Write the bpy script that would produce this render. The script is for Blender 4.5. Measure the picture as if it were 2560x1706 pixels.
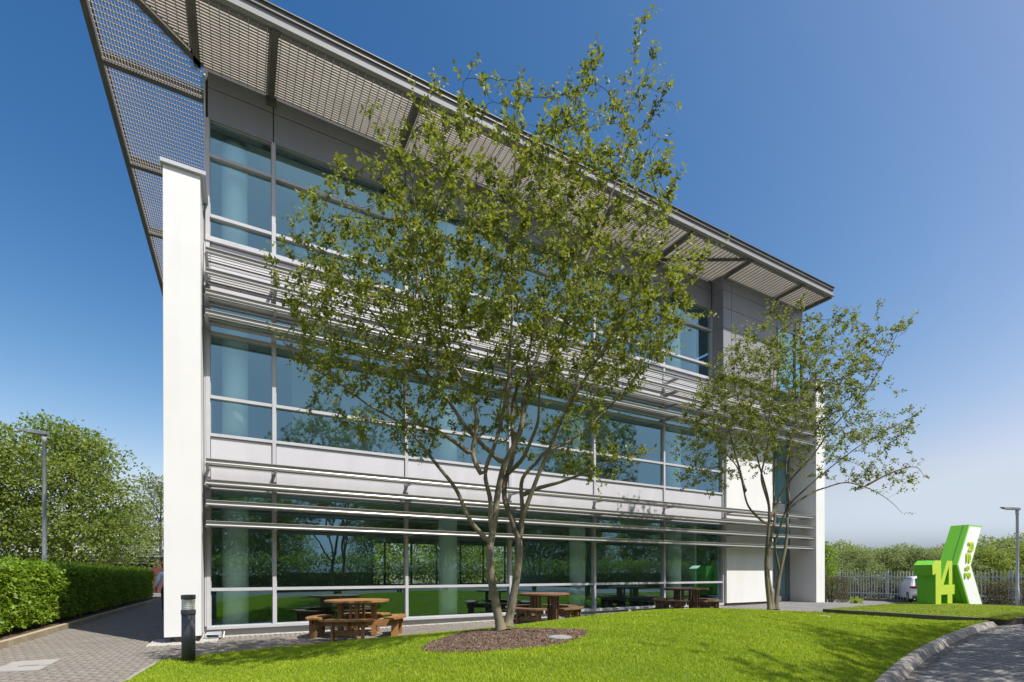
import bpy, bmesh, math, random
import numpy as np
from mathutils import Vector, Matrix

for _o in list(bpy.data.objects):
    bpy.data.objects.remove(_o)
scene = bpy.context.scene
COL = scene.collection
RAD = math.radians

# ------------------------------------------------------------------ camera
cam_d = bpy.data.cameras.new('camera')
cam = bpy.data.objects.new('camera', cam_d)
COL.objects.link(cam)
cam_d.sensor_width = 36.0
cam_d.lens = 17.256
cam_d.shift_y = 0.22798
cam_d.clip_start = 0.05
cam_d.clip_end = 6000
CAM = Vector((0.575, -12.55, 1.35))
cam.matrix_world = (Matrix.Translation(CAM) @ Matrix.Rotation(-0.504690, 4, 'Z')
                    @ Matrix.Rotation(math.pi / 2, 4, 'X') @ Matrix.Rotation(-0.00262, 4, 'Z'))
scene.camera = cam

# ------------------------------------------------------------------ sky and sun
SUN_FROM = Vector((0.53, -1.0, 1.6)).normalized()
SUN_EL = math.asin(SUN_FROM.z)
SUN_AZ = math.atan2(SUN_FROM.x, SUN_FROM.y)
world = bpy.data.worlds.new('World')
scene.world = world
world.use_nodes = True
wn = world.node_tree
for n in list(wn.nodes):
    wn.nodes.remove(n)
w_out = wn.nodes.new('ShaderNodeOutputWorld')
w_bg = wn.nodes.new('ShaderNodeBackground')
w_sky = wn.nodes.new('ShaderNodeTexSky')
w_sky.sky_type = 'NISHITA'
w_sky.sun_disc = False
w_sky.sun_elevation = SUN_EL
w_sky.sun_rotation = SUN_AZ
w_sky.altitude = 60
w_sky.air_density = 1.0
w_sky.dust_density = 2.5
w_sky.ozone_density = 6.0
w_bg.inputs['Strength'].default_value = 0.148
# the photograph's sky is deeper overhead than the model's: one contrast curve per channel over the whole sky
w_sep = wn.nodes.new('ShaderNodeSeparateColor')
w_com = wn.nodes.new('ShaderNodeCombineColor')
wn.links.new(w_sky.outputs[0], w_sep.inputs[0])
for ch, (gain, power, top) in enumerate(((0.55, 2.5, 2.3), (0.566, 1.62, 3.2), (0.679, 1.2, 5.0))):
    pw = wn.nodes.new('ShaderNodeMath'); pw.operation = 'POWER'; pw.inputs[1].default_value = power
    ml = wn.nodes.new('ShaderNodeMath'); ml.operation = 'MULTIPLY'; ml.inputs[1].default_value = gain
    cp = wn.nodes.new('ShaderNodeMath'); cp.operation = 'MINIMUM'; cp.inputs[1].default_value = top
    wn.links.new(w_sep.outputs[ch], cp.inputs[0])
    wn.links.new(cp.outputs[0], pw.inputs[0])
    wn.links.new(pw.outputs[0], ml.inputs[0])
    if ch == 0:
        w_red = ml
    elif ch == 1:
        w_green = ml
        mn = wn.nodes.new('ShaderNodeMath'); mn.operation = 'MINIMUM'
        lim = wn.nodes.new('ShaderNodeMath'); lim.operation = 'MULTIPLY'; lim.inputs[1].default_value = 0.88
        wn.links.new(ml.outputs[0], lim.inputs[0])
        wn.links.new(w_red.outputs[0], mn.inputs[0]); wn.links.new(lim.outputs[0], mn.inputs[1])
        wn.links.new(mn.outputs[0], w_com.inputs[0]); wn.links.new(ml.outputs[0], w_com.inputs[1])
    else:
        mx = wn.nodes.new('ShaderNodeMath'); mx.operation = 'MAXIMUM'
        lb = wn.nodes.new('ShaderNodeMath'); lb.operation = 'MULTIPLY'; lb.inputs[1].default_value = 1.14
        wn.links.new(w_green.outputs[0], lb.inputs[0])
        wn.links.new(ml.outputs[0], mx.inputs[0]); wn.links.new(lb.outputs[0], mx.inputs[1])
        wn.links.new(mx.outputs[0], w_com.inputs[2])
# thin pale cloud wisps low over the horizon
w_tc = wn.nodes.new('ShaderNodeTexCoord')
w_map = wn.nodes.new('ShaderNodeMapping'); w_map.inputs['Scale'].default_value = (1.0, 1.0, 6.0)
w_nz = wn.nodes.new('ShaderNodeTexNoise'); w_nz.inputs['Scale'].default_value = 5.0; w_nz.inputs['Detail'].default_value = 6.0
w_xyz = wn.nodes.new('ShaderNodeSeparateXYZ')
w_r1 = wn.nodes.new('ShaderNodeMapRange'); w_r1.inputs[1].default_value = 0.50; w_r1.inputs[2].default_value = 0.72
w_r2 = wn.nodes.new('ShaderNodeMapRange'); w_r2.inputs[1].default_value = 0.20; w_r2.inputs[2].default_value = 0.06
w_m = wn.nodes.new('ShaderNodeMath'); w_m.operation = 'MULTIPLY'
w_m2 = wn.nodes.new('ShaderNodeMath'); w_m2.operation = 'MULTIPLY'; w_m2.inputs[1].default_value = 0.5
w_mix = wn.nodes.new('ShaderNodeMix'); w_mix.data_type = 'RGBA'
w_mix.inputs[7].default_value = (3.5, 3.8, 4.2, 1)
wn.links.new(w_tc.outputs['Generated'], w_map.inputs['Vector'])
wn.links.new(w_map.outputs[0], w_nz.inputs['Vector'])
wn.links.new(w_tc.outputs['Generated'], w_xyz.inputs[0])
wn.links.new(w_nz.outputs[0], w_r1.inputs[0])
wn.links.new(w_xyz.outputs[2], w_r2.inputs[0])
wn.links.new(w_r1.outputs[0], w_m.inputs[0]); wn.links.new(w_r2.outputs[0], w_m.inputs[1])
wn.links.new(w_m.outputs[0], w_m2.inputs[0]); wn.links.new(w_m2.outputs[0], w_mix.inputs[0])
wn.links.new(w_com.outputs[0], w_mix.inputs[6])
wn.links.new(w_mix.outputs[2], w_bg.inputs['Color'])
wn.links.new(w_bg.outputs[0], w_out.inputs['Surface'])

sun_d = bpy.data.lights.new('sun', 'SUN')
sun_d.energy = 5.0
sun_d.angle = RAD(0.53)
sun_d.color = (1.0, 0.96, 0.90)
sun = bpy.data.objects.new('sun', sun_d)
COL.objects.link(sun)
sun.rotation_euler = (-SUN_FROM).to_track_quat('-Z', 'Y').to_euler()
sun.location = (30, -50, 80)

scene.view_settings.view_transform = 'Standard'
scene.view_settings.look = 'None'
scene.view_settings.exposure = 0.38
scene.view_settings.gamma = 1.0
scene.view_settings.use_curve_mapping = False
scene.render.engine = 'CYCLES'
scene.cycles.max_bounces = 10
scene.cycles.transparent_max_bounces = 24
scene.cycles.caustics_reflective = False
scene.cycles.caustics_refractive = False
scene.cycles.sample_clamp_indirect = 6.0
scene.cycles.use_denoising = True

rng = np.random.default_rng(11)
random.seed(11)

# ------------------------------------------------------------------ materials
def new_mat(name):
    m = bpy.data.materials.new(name)
    m.use_nodes = True
    nt = m.node_tree
    for n in list(nt.nodes):
        nt.nodes.remove(n)
    out = nt.nodes.new('ShaderNodeOutputMaterial')
    return m, nt, out

def N(nt, t, **kw):
    n = nt.nodes.new(t)
    for k, v in kw.items():
        if k in n.inputs:
            n.inputs[k].default_value = v
        else:
            setattr(n, k, v)
    return n

def mixc(nt, fac, a, b, blend='MIX'):
    m = nt.nodes.new('ShaderNodeMix')
    m.data_type = 'RGBA'
    m.blend_type = blend
    for sock, v in ((m.inputs[0], fac), (m.inputs[6], a), (m.inputs[7], b)):
        if hasattr(v, 'type') and hasattr(v, 'is_output'):
            nt.links.new(v, sock)
        elif isinstance(v, (int, float)):
            sock.default_value = v
        else:
            sock.default_value = (*v, 1.0) if len(v) == 3 else v
    return m.outputs[2]

def ramp(nt, fac, lo, hi):
    r = nt.nodes.new('ShaderNodeMapRange')
    r.inputs['From Min'].default_value = lo
    r.inputs['From Max'].default_value = hi
    nt.links.new(fac, r.inputs['Value'])
    return r.outputs[0]

def noise(nt, scale, detail=4.0, rough=0.6, coord='Object', stretch=None):
    tc = nt.nodes.new('ShaderNodeTexCoord')
    nz = nt.nodes.new('ShaderNodeTexNoise')
    nz.inputs['Scale'].default_value = scale
    nz.inputs['Detail'].default_value = detail
    nz.inputs['Roughness'].default_value = rough
    src = tc.outputs[coord]
    if stretch:
        mp = nt.nodes.new('ShaderNodeMapping')
        mp.inputs['Scale'].default_value = stretch
        nt.links.new(src, mp.inputs['Vector'])
        src = mp.outputs[0]
    nt.links.new(src, nz.inputs['Vector'])
    return nz.outputs[0]

def attr(nt, name='tint'):
    a = nt.nodes.new('ShaderNodeAttribute')
    a.attribute_name = name
    return a.outputs['Fac']

def surf(name, a, b=None, scale=3.0, rough=0.6, metal=0.0, bump=0.0, bscale=None, stretch=None,
         tint=None, spec=0.5, lo=0.35, hi=0.65, detail=5.0, rough2=None):
    """principled material: two colours mixed by noise, optional per-face tint, optional bump"""
    m, nt, out = new_mat(name)
    p = N(nt, 'ShaderNodeBsdfPrincipled')
    p.inputs['Roughness'].default_value = rough
    p.inputs['Metallic'].default_value = metal
    p.inputs['Specular IOR Level'].default_value = spec
    nt.links.new(p.outputs[0], out.inputs[0])
    b = b or a
    nz = noise(nt, scale, detail, stretch=stretch)
    f = ramp(nt, nz, lo, hi)
    c = mixc(nt, f, a, b)
    if tint:
        t = attr(nt)
        c = mixc(nt, t, c, mixc(nt, f, tint[0], tint[1] if len(tint) > 1 else tint[0]))
    nt.links.new(c, p.inputs['Base Color'])
    if rough2 is not None:
        mr = nt.nodes.new('ShaderNodeMapRange')
        mr.inputs['To Min'].default_value = rough
        mr.inputs['To Max'].default_value = rough2
        nt.links.new(nz, mr.inputs['Value'])
        nt.links.new(mr.outputs[0], p.inputs['Roughness'])
    if bump:
        bn = noise(nt, bscale or scale * 6, 6.0, 0.7, stretch=stretch)
        bp = nt.nodes.new('ShaderNodeBump')
        bp.inputs['Strength'].default_value = bump
        bp.inputs['Distance'].default_value = 0.02
        nt.links.new(bn, bp.inputs['Height'])
        nt.links.new(bp.outputs[0], p.inputs['Normal'])
    return m

def leaf_mat(name, c1, c2, trans=0.45, tcol=None, rough=0.45):
    """leaves and grass: colour runs from c1 to c2 with the per-face tint; light passes through"""
    m, nt, out = new_mat(name)
    t = attr(nt)
    c = mixc(nt, t, c1, c2)
    p = N(nt, 'ShaderNodeBsdfPrincipled')
    p.inputs['Roughness'].default_value = rough
    p.inputs['Specular IOR Level'].default_value = 0.35
    nt.links.new(c, p.inputs['Base Color'])
    tr = N(nt, 'ShaderNodeBsdfTranslucent')
    tc = mixc(nt, 0.65, c, tcol or (c2[0] * 1.5, c2[1] * 1.5, c2[2] * 0.9))
    nt.links.new(tc, tr.inputs['Color'])
    mx = N(nt, 'ShaderNodeMixShader')
    mx.inputs[0].default_value = trans
    nt.links.new(p.outputs[0], mx.inputs[1])
    nt.links.new(tr.outputs[0], mx.inputs[2])
    nt.links.new(mx.outputs[0], out.inputs[0])
    return m

def glass_mat(name, tint, base=0.25, rough=0.0):
    m, nt, out = new_mat(name)
    lw = N(nt, 'ShaderNodeLayerWeight')
    lw.inputs['Blend'].default_value = 0.5
    pw = N(nt, 'ShaderNodeMath', operation='POWER')
    nt.links.new(lw.outputs['Facing'], pw.inputs[0])
    pw.inputs[1].default_value = 3.5
    mr = N(nt, 'ShaderNodeMapRange')
    mr.inputs['To Min'].default_value = base
    mr.inputs['To Max'].default_value = 1.0
    nt.links.new(pw.outputs[0], mr.inputs['Value'])
    g = N(nt, 'ShaderNodeBsdfGlossy')
    g.inputs['Roughness'].default_value = rough
    g.inputs['Color'].default_value = (0.50, 0.85, 1.0, 1)
    t = N(nt, 'ShaderNodeBsdfTransparent')
    t.inputs['Color'].default_value = (*tint, 1)
    mx = N(nt, 'ShaderNodeMixShader')
    nt.links.new(mr.outputs[0], mx.inputs[0])
    nt.links.new(t.outputs[0], mx.inputs[1])
    nt.links.new(g.outputs[0], mx.inputs[2])
    nt.links.new(mx.outputs[0], out.inputs[0])
    return m

def wall_mat(name, a, b, dirt):
    """white render with faint streaks of weather running down it"""
    m, nt, out = new_mat(name)
    p = N(nt, 'ShaderNodeBsdfPrincipled')
    p.inputs['Roughness'].default_value = 0.85
    nt.links.new(p.outputs[0], out.inputs[0])
    c = mixc(nt, ramp(nt, noise(nt, 0.9, 5), 0.3, 0.7), a, b)
    s = ramp(nt, noise(nt, 0.8, 6, 0.6, stretch=(1.6, 1.6, 0.16)), 0.50, 0.85)
    c = mixc(nt, s, c, dirt)
    nt.links.new(c, p.inputs['Base Color'])
    bp = nt.nodes.new('ShaderNodeBump')
    bp.inputs['Strength'].default_value = 0.12
    bp.inputs['Distance'].default_value = 0.01
    nt.links.new(noise(nt, 90, 4), bp.inputs['Height'])
    nt.links.new(bp.outputs[0], p.inputs['Normal'])
    return m

M = {}
M['render'] = wall_mat('white_render', (0.70, 0.695, 0.68), (0.66, 0.655, 0.64), (0.60, 0.585, 0.55))
M['silver'] = surf('silver_cladding', (0.55, 0.54, 0.565), (0.50, 0.49, 0.515), 0.7, 0.42, 0.0, stretch=(3, 3, 0.3), rough2=0.5)
M['clad'] = surf('eave_shade_cladding', (0.27, 0.27, 0.285), (0.24, 0.24, 0.255), 0.7, 0.40, 0.0, stretch=(3, 3, 0.3), rough2=0.48)  # silver panels toned down: shade under the roof is put into the colour
M['frame'] = surf('silver_frame', (0.50, 0.495, 0.515), (0.45, 0.445, 0.465), 2.0, 0.35)
M['blade'] = surf('sunshade_aluminium', (0.47, 0.46, 0.445), (0.41, 0.40, 0.385), 1.5, 0.32, 0.25, stretch=(0.3, 4, 4))
M['soffit_beam'] = surf('dark_soffit_steel', (0.145, 0.138, 0.13), (0.11, 0.105, 0.10), 2.0, 0.5)
M['grille'] = surf('soffit_grille_metal', (0.50, 0.46, 0.42), (0.44, 0.405, 0.37), 2.0, 0.6, spec=0.2)
M['fascia'] = surf('fascia_metal', (0.30, 0.30, 0.31), (0.26, 0.26, 0.27), 1.0, 0.6, 0.0, stretch=(0.3, 3, 3), spec=0.2)
M['plinth'] = surf('grey_plinth', (0.46, 0.46, 0.46), (0.40, 0.40, 0.40), 3, 0.6, bump=0.05)
M['darkgap'] = surf('dark_recess', (0.05, 0.05, 0.055), (0.07, 0.065, 0.06), 8, 0.8)
M['glass'] = glass_mat('tinted_glass', (0.80, 0.985, 0.93), 0.28)
M['glass_clear'] = glass_mat('clear_glass', (0.75, 0.85, 0.83), 0.08)
M['column'] = surf('white_column', (0.86, 0.87, 0.86), (0.83, 0.84, 0.83), 1, 0.7)
M['ceiling'] = surf('white_ceiling', (0.72, 0.73, 0.72), (0.66, 0.67, 0.66), 2, 0.8)
M['carpet'] = surf('carpet', (0.08, 0.085, 0.09), (0.11, 0.115, 0.12), 30, 0.95)
M['inner_wall'] = surf('inner_wall', (0.60, 0.61, 0.60), (0.55, 0.56, 0.55), 0.7, 0.85)
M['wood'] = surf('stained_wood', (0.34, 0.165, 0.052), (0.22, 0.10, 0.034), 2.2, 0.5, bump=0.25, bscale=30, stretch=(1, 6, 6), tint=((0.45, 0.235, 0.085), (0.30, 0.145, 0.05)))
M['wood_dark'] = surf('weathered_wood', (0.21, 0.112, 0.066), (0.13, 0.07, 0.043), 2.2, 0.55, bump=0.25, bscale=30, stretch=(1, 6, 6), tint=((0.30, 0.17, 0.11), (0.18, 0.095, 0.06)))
M['bolt'] = surf('zinc_bolt', (0.6, 0.58, 0.55), None, 5, 0.35, 0.8)
M['paver'] = surf('concrete_paver', (0.225, 0.197, 0.168), (0.185, 0.162, 0.138), 1.2, 0.85, bump=0.35, bscale=120, tint=((0.262, 0.23, 0.194), (0.212, 0.186, 0.157)))
M['joint'] = surf('paver_joint_sand', (0.15, 0.132, 0.112), (0.19, 0.168, 0.14), 12, 0.95, bump=0.3, bscale=150)
M['road_paver'] = surf('grey_road_paver', (0.275, 0.257, 0.238), (0.225, 0.21, 0.195), 1.2, 0.85, bump=0.35, bscale=120, tint=((0.32, 0.30, 0.278), (0.26, 0.243, 0.226)))
M['asphalt'] = surf('worn_asphalt', (0.20, 0.19, 0.185), (0.15, 0.143, 0.138), 2.0, 0.9, bump=0.4, bscale=90)
M['kerb'] = surf('concrete_kerb', (0.37, 0.33, 0.285), (0.28, 0.247, 0.213), 4, 0.85, bump=0.3, bscale=70, tint=((0.38, 0.345, 0.305), (0.29, 0.262, 0.23)))
M['kerb_buff'] = surf('buff_edging', (0.42, 0.34, 0.22), (0.32, 0.25, 0.155), 4, 0.85, bump=0.3, bscale=70, tint=((0.48, 0.40, 0.27), (0.36, 0.29, 0.19)))
M['kerb_dark'] = surf('shade_toned_kerb', (0.16, 0.13, 0.11), (0.11, 0.09, 0.075), 4, 0.85, bump=0.3, bscale=70, tint=((0.19, 0.155, 0.13), (0.13, 0.105, 0.09)))
M['gravel'] = surf('pale_gravel', (0.44, 0.41, 0.37), (0.33, 0.305, 0.27), 40, 0.9, bump=0.5, bscale=120, tint=((0.55, 0.53, 0.49), (0.42, 0.395, 0.36)))
M['concrete'] = surf('pale_concrete', (0.36, 0.34, 0.31), (0.30, 0.283, 0.257), 5, 0.9, bump=0.25, bscale=80)
M['soil'] = surf('soil', (0.075, 0.05, 0.035), (0.11, 0.075, 0.05), 9, 0.95, bump=0.6, bscale=60)
M['chips'] = surf('bark_chips', (0.085, 0.05, 0.033), (0.055, 0.033, 0.023), 9, 0.9, tint=((0.33, 0.225, 0.15), (0.21, 0.13, 0.082)))
M['turf'] = surf('turf_base', (0.10, 0.15, 0.018), (0.15, 0.19, 0.026), 3, 0.95, bump=0.4, bscale=40)
M['field'] = surf('rough_ground', (0.10, 0.115, 0.045), (0.15, 0.13, 0.08), 0.4, 0.95, bump=0.3)
M['grass'] = leaf_mat('grass_blade', (0.21, 0.34, 0.018), (0.46, 0.54, 0.036), 0.42, (0.52, 0.66, 0.035), 0.5)
M['grass_dry'] = leaf_mat('island_grass_blade', (0.20, 0.32, 0.028), (0.46, 0.50, 0.075), 0.40, (0.50, 0.60, 0.07), 0.5)
M['leaf'] = leaf_mat('serviceberry_leaf', (0.045, 0.072, 0.015), (0.235, 0.275, 0.034), 0.36, (0.46, 0.50, 0.03), 0.5)
M['leaf_tree'] = leaf_mat('tree_leaf', (0.095, 0.145, 0.028), (0.28, 0.34, 0.065), 0.42, (0.46, 0.55, 0.08), 0.5)
M['leaf_pale'] = leaf_mat('willow_leaf', (0.13, 0.175, 0.065), (0.29, 0.34, 0.13), 0.4, (0.38, 0.44, 0.13), 0.5)
M['leaf_hedge'] = leaf_mat('hedge_leaf', (0.085, 0.165, 0.014), (0.27, 0.39, 0.030), 0.42, (0.38, 0.56, 0.03), 0.4)
M['leaf_bronze'] = leaf_mat('clipped_shrub_leaf', (0.065, 0.066, 0.028), (0.16, 0.14, 0.06), 0.3, (0.18, 0.15, 0.05), 0.55)
M['bark'] = surf('smooth_bark', (0.25, 0.21, 0.135), (0.11, 0.093, 0.065), 5, 0.85, bump=0.5, bscale=45, stretch=(1, 1, 0.35))
M['bark_dark'] = surf('dark_bark', (0.085, 0.067, 0.05), (0.05, 0.04, 0.03), 6, 0.9, bump=0.4, bscale=40)
M['galv'] = surf('galvanised_steel', (0.47, 0.50, 0.52), (0.36, 0.385, 0.405), 3, 0.42, 0.35)
M['galv_dark'] = surf('lamp_head_grey', (0.22, 0.235, 0.25), (0.17, 0.18, 0.195), 3, 0.5, 0.2)
M['bollard'] = surf('bollard_paint', (0.052, 0.056, 0.066), (0.075, 0.082, 0.095), 5, 0.5, bump=0.08)
M['lens'] = surf('bollard_lens', (0.70, 0.69, 0.64), (0.60, 0.59, 0.54), 5, 0.25)
M['sign_dark'] = surf('sign_green_side', (0.17, 0.52, 0.038), (0.16, 0.50, 0.036), 1.0, 0.35)
M['sign_lime'] = surf('sign_lime_face', (0.46, 0.60, 0.045), (0.44, 0.575, 0.042), 1.0, 0.35)
M['sign_mid'] = surf('sign_green_trim', (0.20, 0.50, 0.035), (0.19, 0.48, 0.033), 1.0, 0.35)
M['sign_white'] = surf('sign_white_face', (0.82, 0.82, 0.82), (0.80, 0.80, 0.80), 1.0, 0.3)
M['letter'] = surf('sign_lettering', (0.42, 0.58, 0.03), None, 1.0, 0.4)
M['car'] = surf('white_car_paint', (0.78, 0.78, 0.79), (0.75, 0.75, 0.76), 1.0, 0.18)
M['car_glass'] = surf('dark_car_glass', (0.012, 0.014, 0.018), None, 1.0, 0.05, spec=0.8)
M['rubber'] = surf('tyre_rubber', (0.02, 0.02, 0.02), (0.03, 0.03, 0.03), 6, 0.85)
M['trim'] = surf('black_trim', (0.03, 0.03, 0.032), None, 4, 0.6)
M['alloy'] = surf('wheel_alloy', (0.5, 0.5, 0.52), None, 4, 0.3, 0.7)
M['taillight'] = surf('red_lamp_lens', (0.22, 0.012, 0.012), None, 4, 0.15)
M['plate_yellow'] = surf('yellow_plate', (0.75, 0.50, 0.06), None, 4, 0.4)
M['brick'] = surf('brown_brick', (0.115, 0.045, 0.03), (0.085, 0.033, 0.023), 1.5, 0.9, tint=((0.15, 0.062, 0.042), (0.11, 0.045, 0.03)))
M['brown_steel'] = surf('brown_steel', (0.17, 0.07, 0.045), (0.12, 0.05, 0.033), 3, 0.6)
M['deck'] = surf('deck_dark', (0.06, 0.052, 0.048), (0.09, 0.08, 0.075), 2, 0.8)
M['pale_clad'] = surf('pale_cladding', (0.62, 0.63, 0.64), (0.55, 0.56, 0.57), 0.5, 0.6)
M['far_glass'] = surf('far_window', (0.05, 0.06, 0.075), None, 1, 0.1, spec=0.7)
M['skin'] = surf('skin', (0.50, 0.30, 0.22), (0.46, 0.27, 0.20), 6, 0.55)
M['shirt'] = surf('pale_blue_shirt', (0.74, 0.79, 0.86), (0.70, 0.75, 0.82), 12, 0.85, bump=0.2)
M['trousers'] = surf('dark_trousers', (0.03, 0.03, 0.04), (0.045, 0.042, 0.05), 9, 0.85)
M['hair'] = surf('dark_hair', (0.035, 0.024, 0.016), None, 20, 0.6)
M['cover'] = surf('cast_cover', (0.33, 0.33, 0.32), (0.24, 0.24, 0.235), 8, 0.6, bump=0.3)

# ------------------------------------------------------------------ mesh helpers
def link_mesh(name, me, mat=None, parent=None, label=None, cat=None, group=None, kind=None, smooth=False):
    o = bpy.data.objects.new(name, me)
    COL.objects.link(o)
    if mat is not None and len(me.materials) == 0:
        for m in (mat if isinstance(mat, (list, tuple)) else [mat]):
            me.materials.append(m)
    if smooth:
        me.polygons.foreach_set('use_smooth', [True] * len(me.polygons))
    if parent is not None:
        o.parent = parent
    return tag(o, label, cat, group, kind)

def tag(o, label=None, cat=None, group=None, kind=None):
    if label: o['label'] = label
    if cat: o['category'] = cat
    if group: o['group'] = group
    if kind: o['kind'] = kind
    return o

def empty(name, loc=(0, 0, 0), label=None, cat=None, group=None, kind=None, rz=0.0):
    o = bpy.data.objects.new(name, None)
    COL.objects.link(o)
    o.location = loc
    o.rotation_euler = (0, 0, rz)
    return tag(o, label, cat, group, kind)

def raw_mesh(name, verts, loops_per_face, idx, tint=None, matidx=None):
    """fast mesh from numpy: all faces have loops_per_face corners"""
    me = bpy.data.meshes.new(name)
    verts = np.asarray(verts, np.float32).reshape(-1, 3)
    idx = np.asarray(idx, np.int32).reshape(-1, loops_per_face)
    nf = len(idx)
    me.vertices.add(len(verts))
    me.vertices.foreach_set('co', verts.ravel())
    me.loops.add(nf * loops_per_face)
    me.loops.foreach_set('vertex_index', idx.ravel())
    me.polygons.add(nf)
    me.polygons.foreach_set('loop_start', np.arange(0, nf * loops_per_face, loops_per_face, dtype=np.int32))
    me.polygons.foreach_set('loop_total', np.full(nf, loops_per_face, np.int32))
    if tint is not None:
        a = me.attributes.new('tint', 'FLOAT', 'FACE')
        a.data.foreach_set('value', np.asarray(tint, np.float32))
    me.update(calc_edges=True)
    return me

class MB:
    def __init__(self):
        self.v, self.f, self.t = [], [], []
        self.tint = 0.0
    def add(self, vs, fs):
        o = len(self.v)
        self.v += [tuple(p) for p in vs]
        self.f += [tuple(i + o for i in f) for f in fs]
        self.t += [self.tint] * len(fs)
        return self
    def box(self, x0, x1, y0, y1, z0, z1):
        vs = [(x0, y0, z0), (x1, y0, z0), (x1, y1, z0), (x0, y1, z0), (x0, y0, z1), (x1, y0, z1), (x1, y1, z1), (x0, y1, z1)]
        return self.add(vs, [(3, 2, 1, 0), (4, 5, 6, 7), (0, 1, 5, 4), (1, 2, 6, 5), (2, 3, 7, 6), (3, 0, 4, 7)])
    def bar(self, a, b, w, h, up=(0, 0, 1)):
        """rectangular bar from a to b; w across, h along up"""
        a, b = Vector(a), Vector(b)
        d = (b - a).normalized()
        u = Vector(up)
        s = d.cross(u)
        if s.length < 1e-4:
            s = d.cross(Vector((1, 0, 0)))
        s.normalize()
        u = s.cross(d).normalized()
        s, u = s * (w / 2), u * (h / 2)
        vs = [a - s - u, a + s - u, a + s + u, a - s + u, b - s - u, b + s - u, b + s + u, b - s + u]
        return self.add(vs, [(0, 1, 2, 3), (7, 6, 5, 4), (1, 0, 4, 5), (2, 1, 5, 6), (3, 2, 6, 7), (0, 3, 7, 4)])
    def prism(self, poly, z0, z1):
        n = len(poly)
        vs = [(x, y, z0) for x, y in poly] + [(x, y, z1) for x, y in poly]
        fs = [tuple(range(n - 1, -1, -1)), tuple(range(n, 2 * n))]
        fs += [(i, (i + 1) % n, n + (i + 1) % n, n + i) for i in range(n)]
        return self.add(vs, fs)
    def prism_xz(self, poly, y0, y1):
        n = len(poly)
        vs = [(x, y0, z) for x, z in poly] + [(x, y1, z) for x, z in poly]
        fs = [tuple(range(n)), tuple(range(2 * n - 1, n - 1, -1))]
        fs += [((i + 1) % n, i, n + i, n + (i + 1) % n) for i in range(n)]
        return self.add(vs, fs)
    def ring_tube(self, pts, radii, n=10, cap=True, rot=0.0):
        pts = [Vector(p) for p in pts]
        k = len(pts)
        t0 = (pts[1] - pts[0]).normalized()
        u = t0.cross(Vector((0, 0, 1)))
        if u.length < 1e-3:
            u = t0.cross(Vector((0, 1, 0)))
        u.normalize()
        vs = []
        for i in range(k):
            t = (pts[min(i + 1, k - 1)] - pts[max(i - 1, 0)])
            t = t.normalized() if t.length > 1e-9 else t0
            u = (u - t * u.dot(t)).normalized()
            w = t.cross(u)
            for j in range(n):
                a = 2 * math.pi * j / n + rot
                vs.append(pts[i] + (u * math.cos(a) + w * math.sin(a)) * radii[i])
        fs = []
        for i in range(k - 1):
            for j in range(n):
                fs.append((i * n + j, i * n + (j + 1) % n, (i + 1) * n + (j + 1) % n, (i + 1) * n + j))
        if cap:
            fs.append(tuple(range(n - 1, -1, -1)))
            fs.append(tuple((k - 1) * n + j for j in range(n)))
        return self.add(vs, fs)
    def cyl(self, x, y, z0, z1, r, n=20, r2=None):
        return self.ring_tube([(x, y, z0), (x, y, z1)], [r, r if r2 is None else r2], n)
    def lathe(self, cx, cy, prof, n=20):
        k = len(prof)
        vs = [(cx + r * math.cos(2 * math.pi * j / n), cy + r * math.sin(2 * math.pi * j / n), z) for r, z in prof for j in range(n)]
        fs = [(i * n + j, i * n + (j + 1) % n, (i + 1) * n + (j + 1) % n, (i + 1) * n + j) for i in range(k - 1) for j in range(n)]
        fs += [tuple(range(n - 1, -1, -1)), tuple((k - 1) * n + j for j in range(n))]
        return self.add(vs, fs)
    def mesh(self, name, bevel=0.0):
        me = bpy.data.meshes.new(name)
        me.from_pydata([tuple(p) for p in self.v], [], self.f)
        if any(self.t):
            a = me.attributes.new('tint', 'FLOAT', 'FACE')
            a.data.foreach_set('value', np.asarray(self.t, np.float32))
        if bevel:
            bm = bmesh.new()
            bm.from_mesh(me)
            bmesh.ops.bevel(bm, geom=bm.edges[:], offset=bevel, segments=1, affect='EDGES', clamp_overlap=True)
            bm.to_mesh(me)
            bm.free()
        me.update()
        return me
    def build(self, name, mat, parent=None, bevel=0.0, **kw):
        return link_mesh(name, self.mesh(name, bevel), mat, parent, **kw)

def sstep(a, b, x):
    t = np.clip((np.asarray(x, float) - a) / (b - a), 0, 1)
    return t * t * (3 - 2 * t)

def gz(x, y=0.0):
    """height of the paved ground: level at the near corner, a faint rise along the facade, then a fall to the car park"""
    x = np.asarray(x, float)
    r = 0.16 * np.clip((x - 3) / 18.0, 0, 1) - 0.46 * sstep(21.5, 29.0, x)
    return r

def gzf(x, y=0.0):
    return float(gz(x, y))

def copy_tree(o, parent=None):
    c = o.copy()
    COL.objects.link(c)
    if parent is not None:
        c.parent = parent
    for ch in list(o.children):
        copy_tree(ch, c)
    return c

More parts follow.
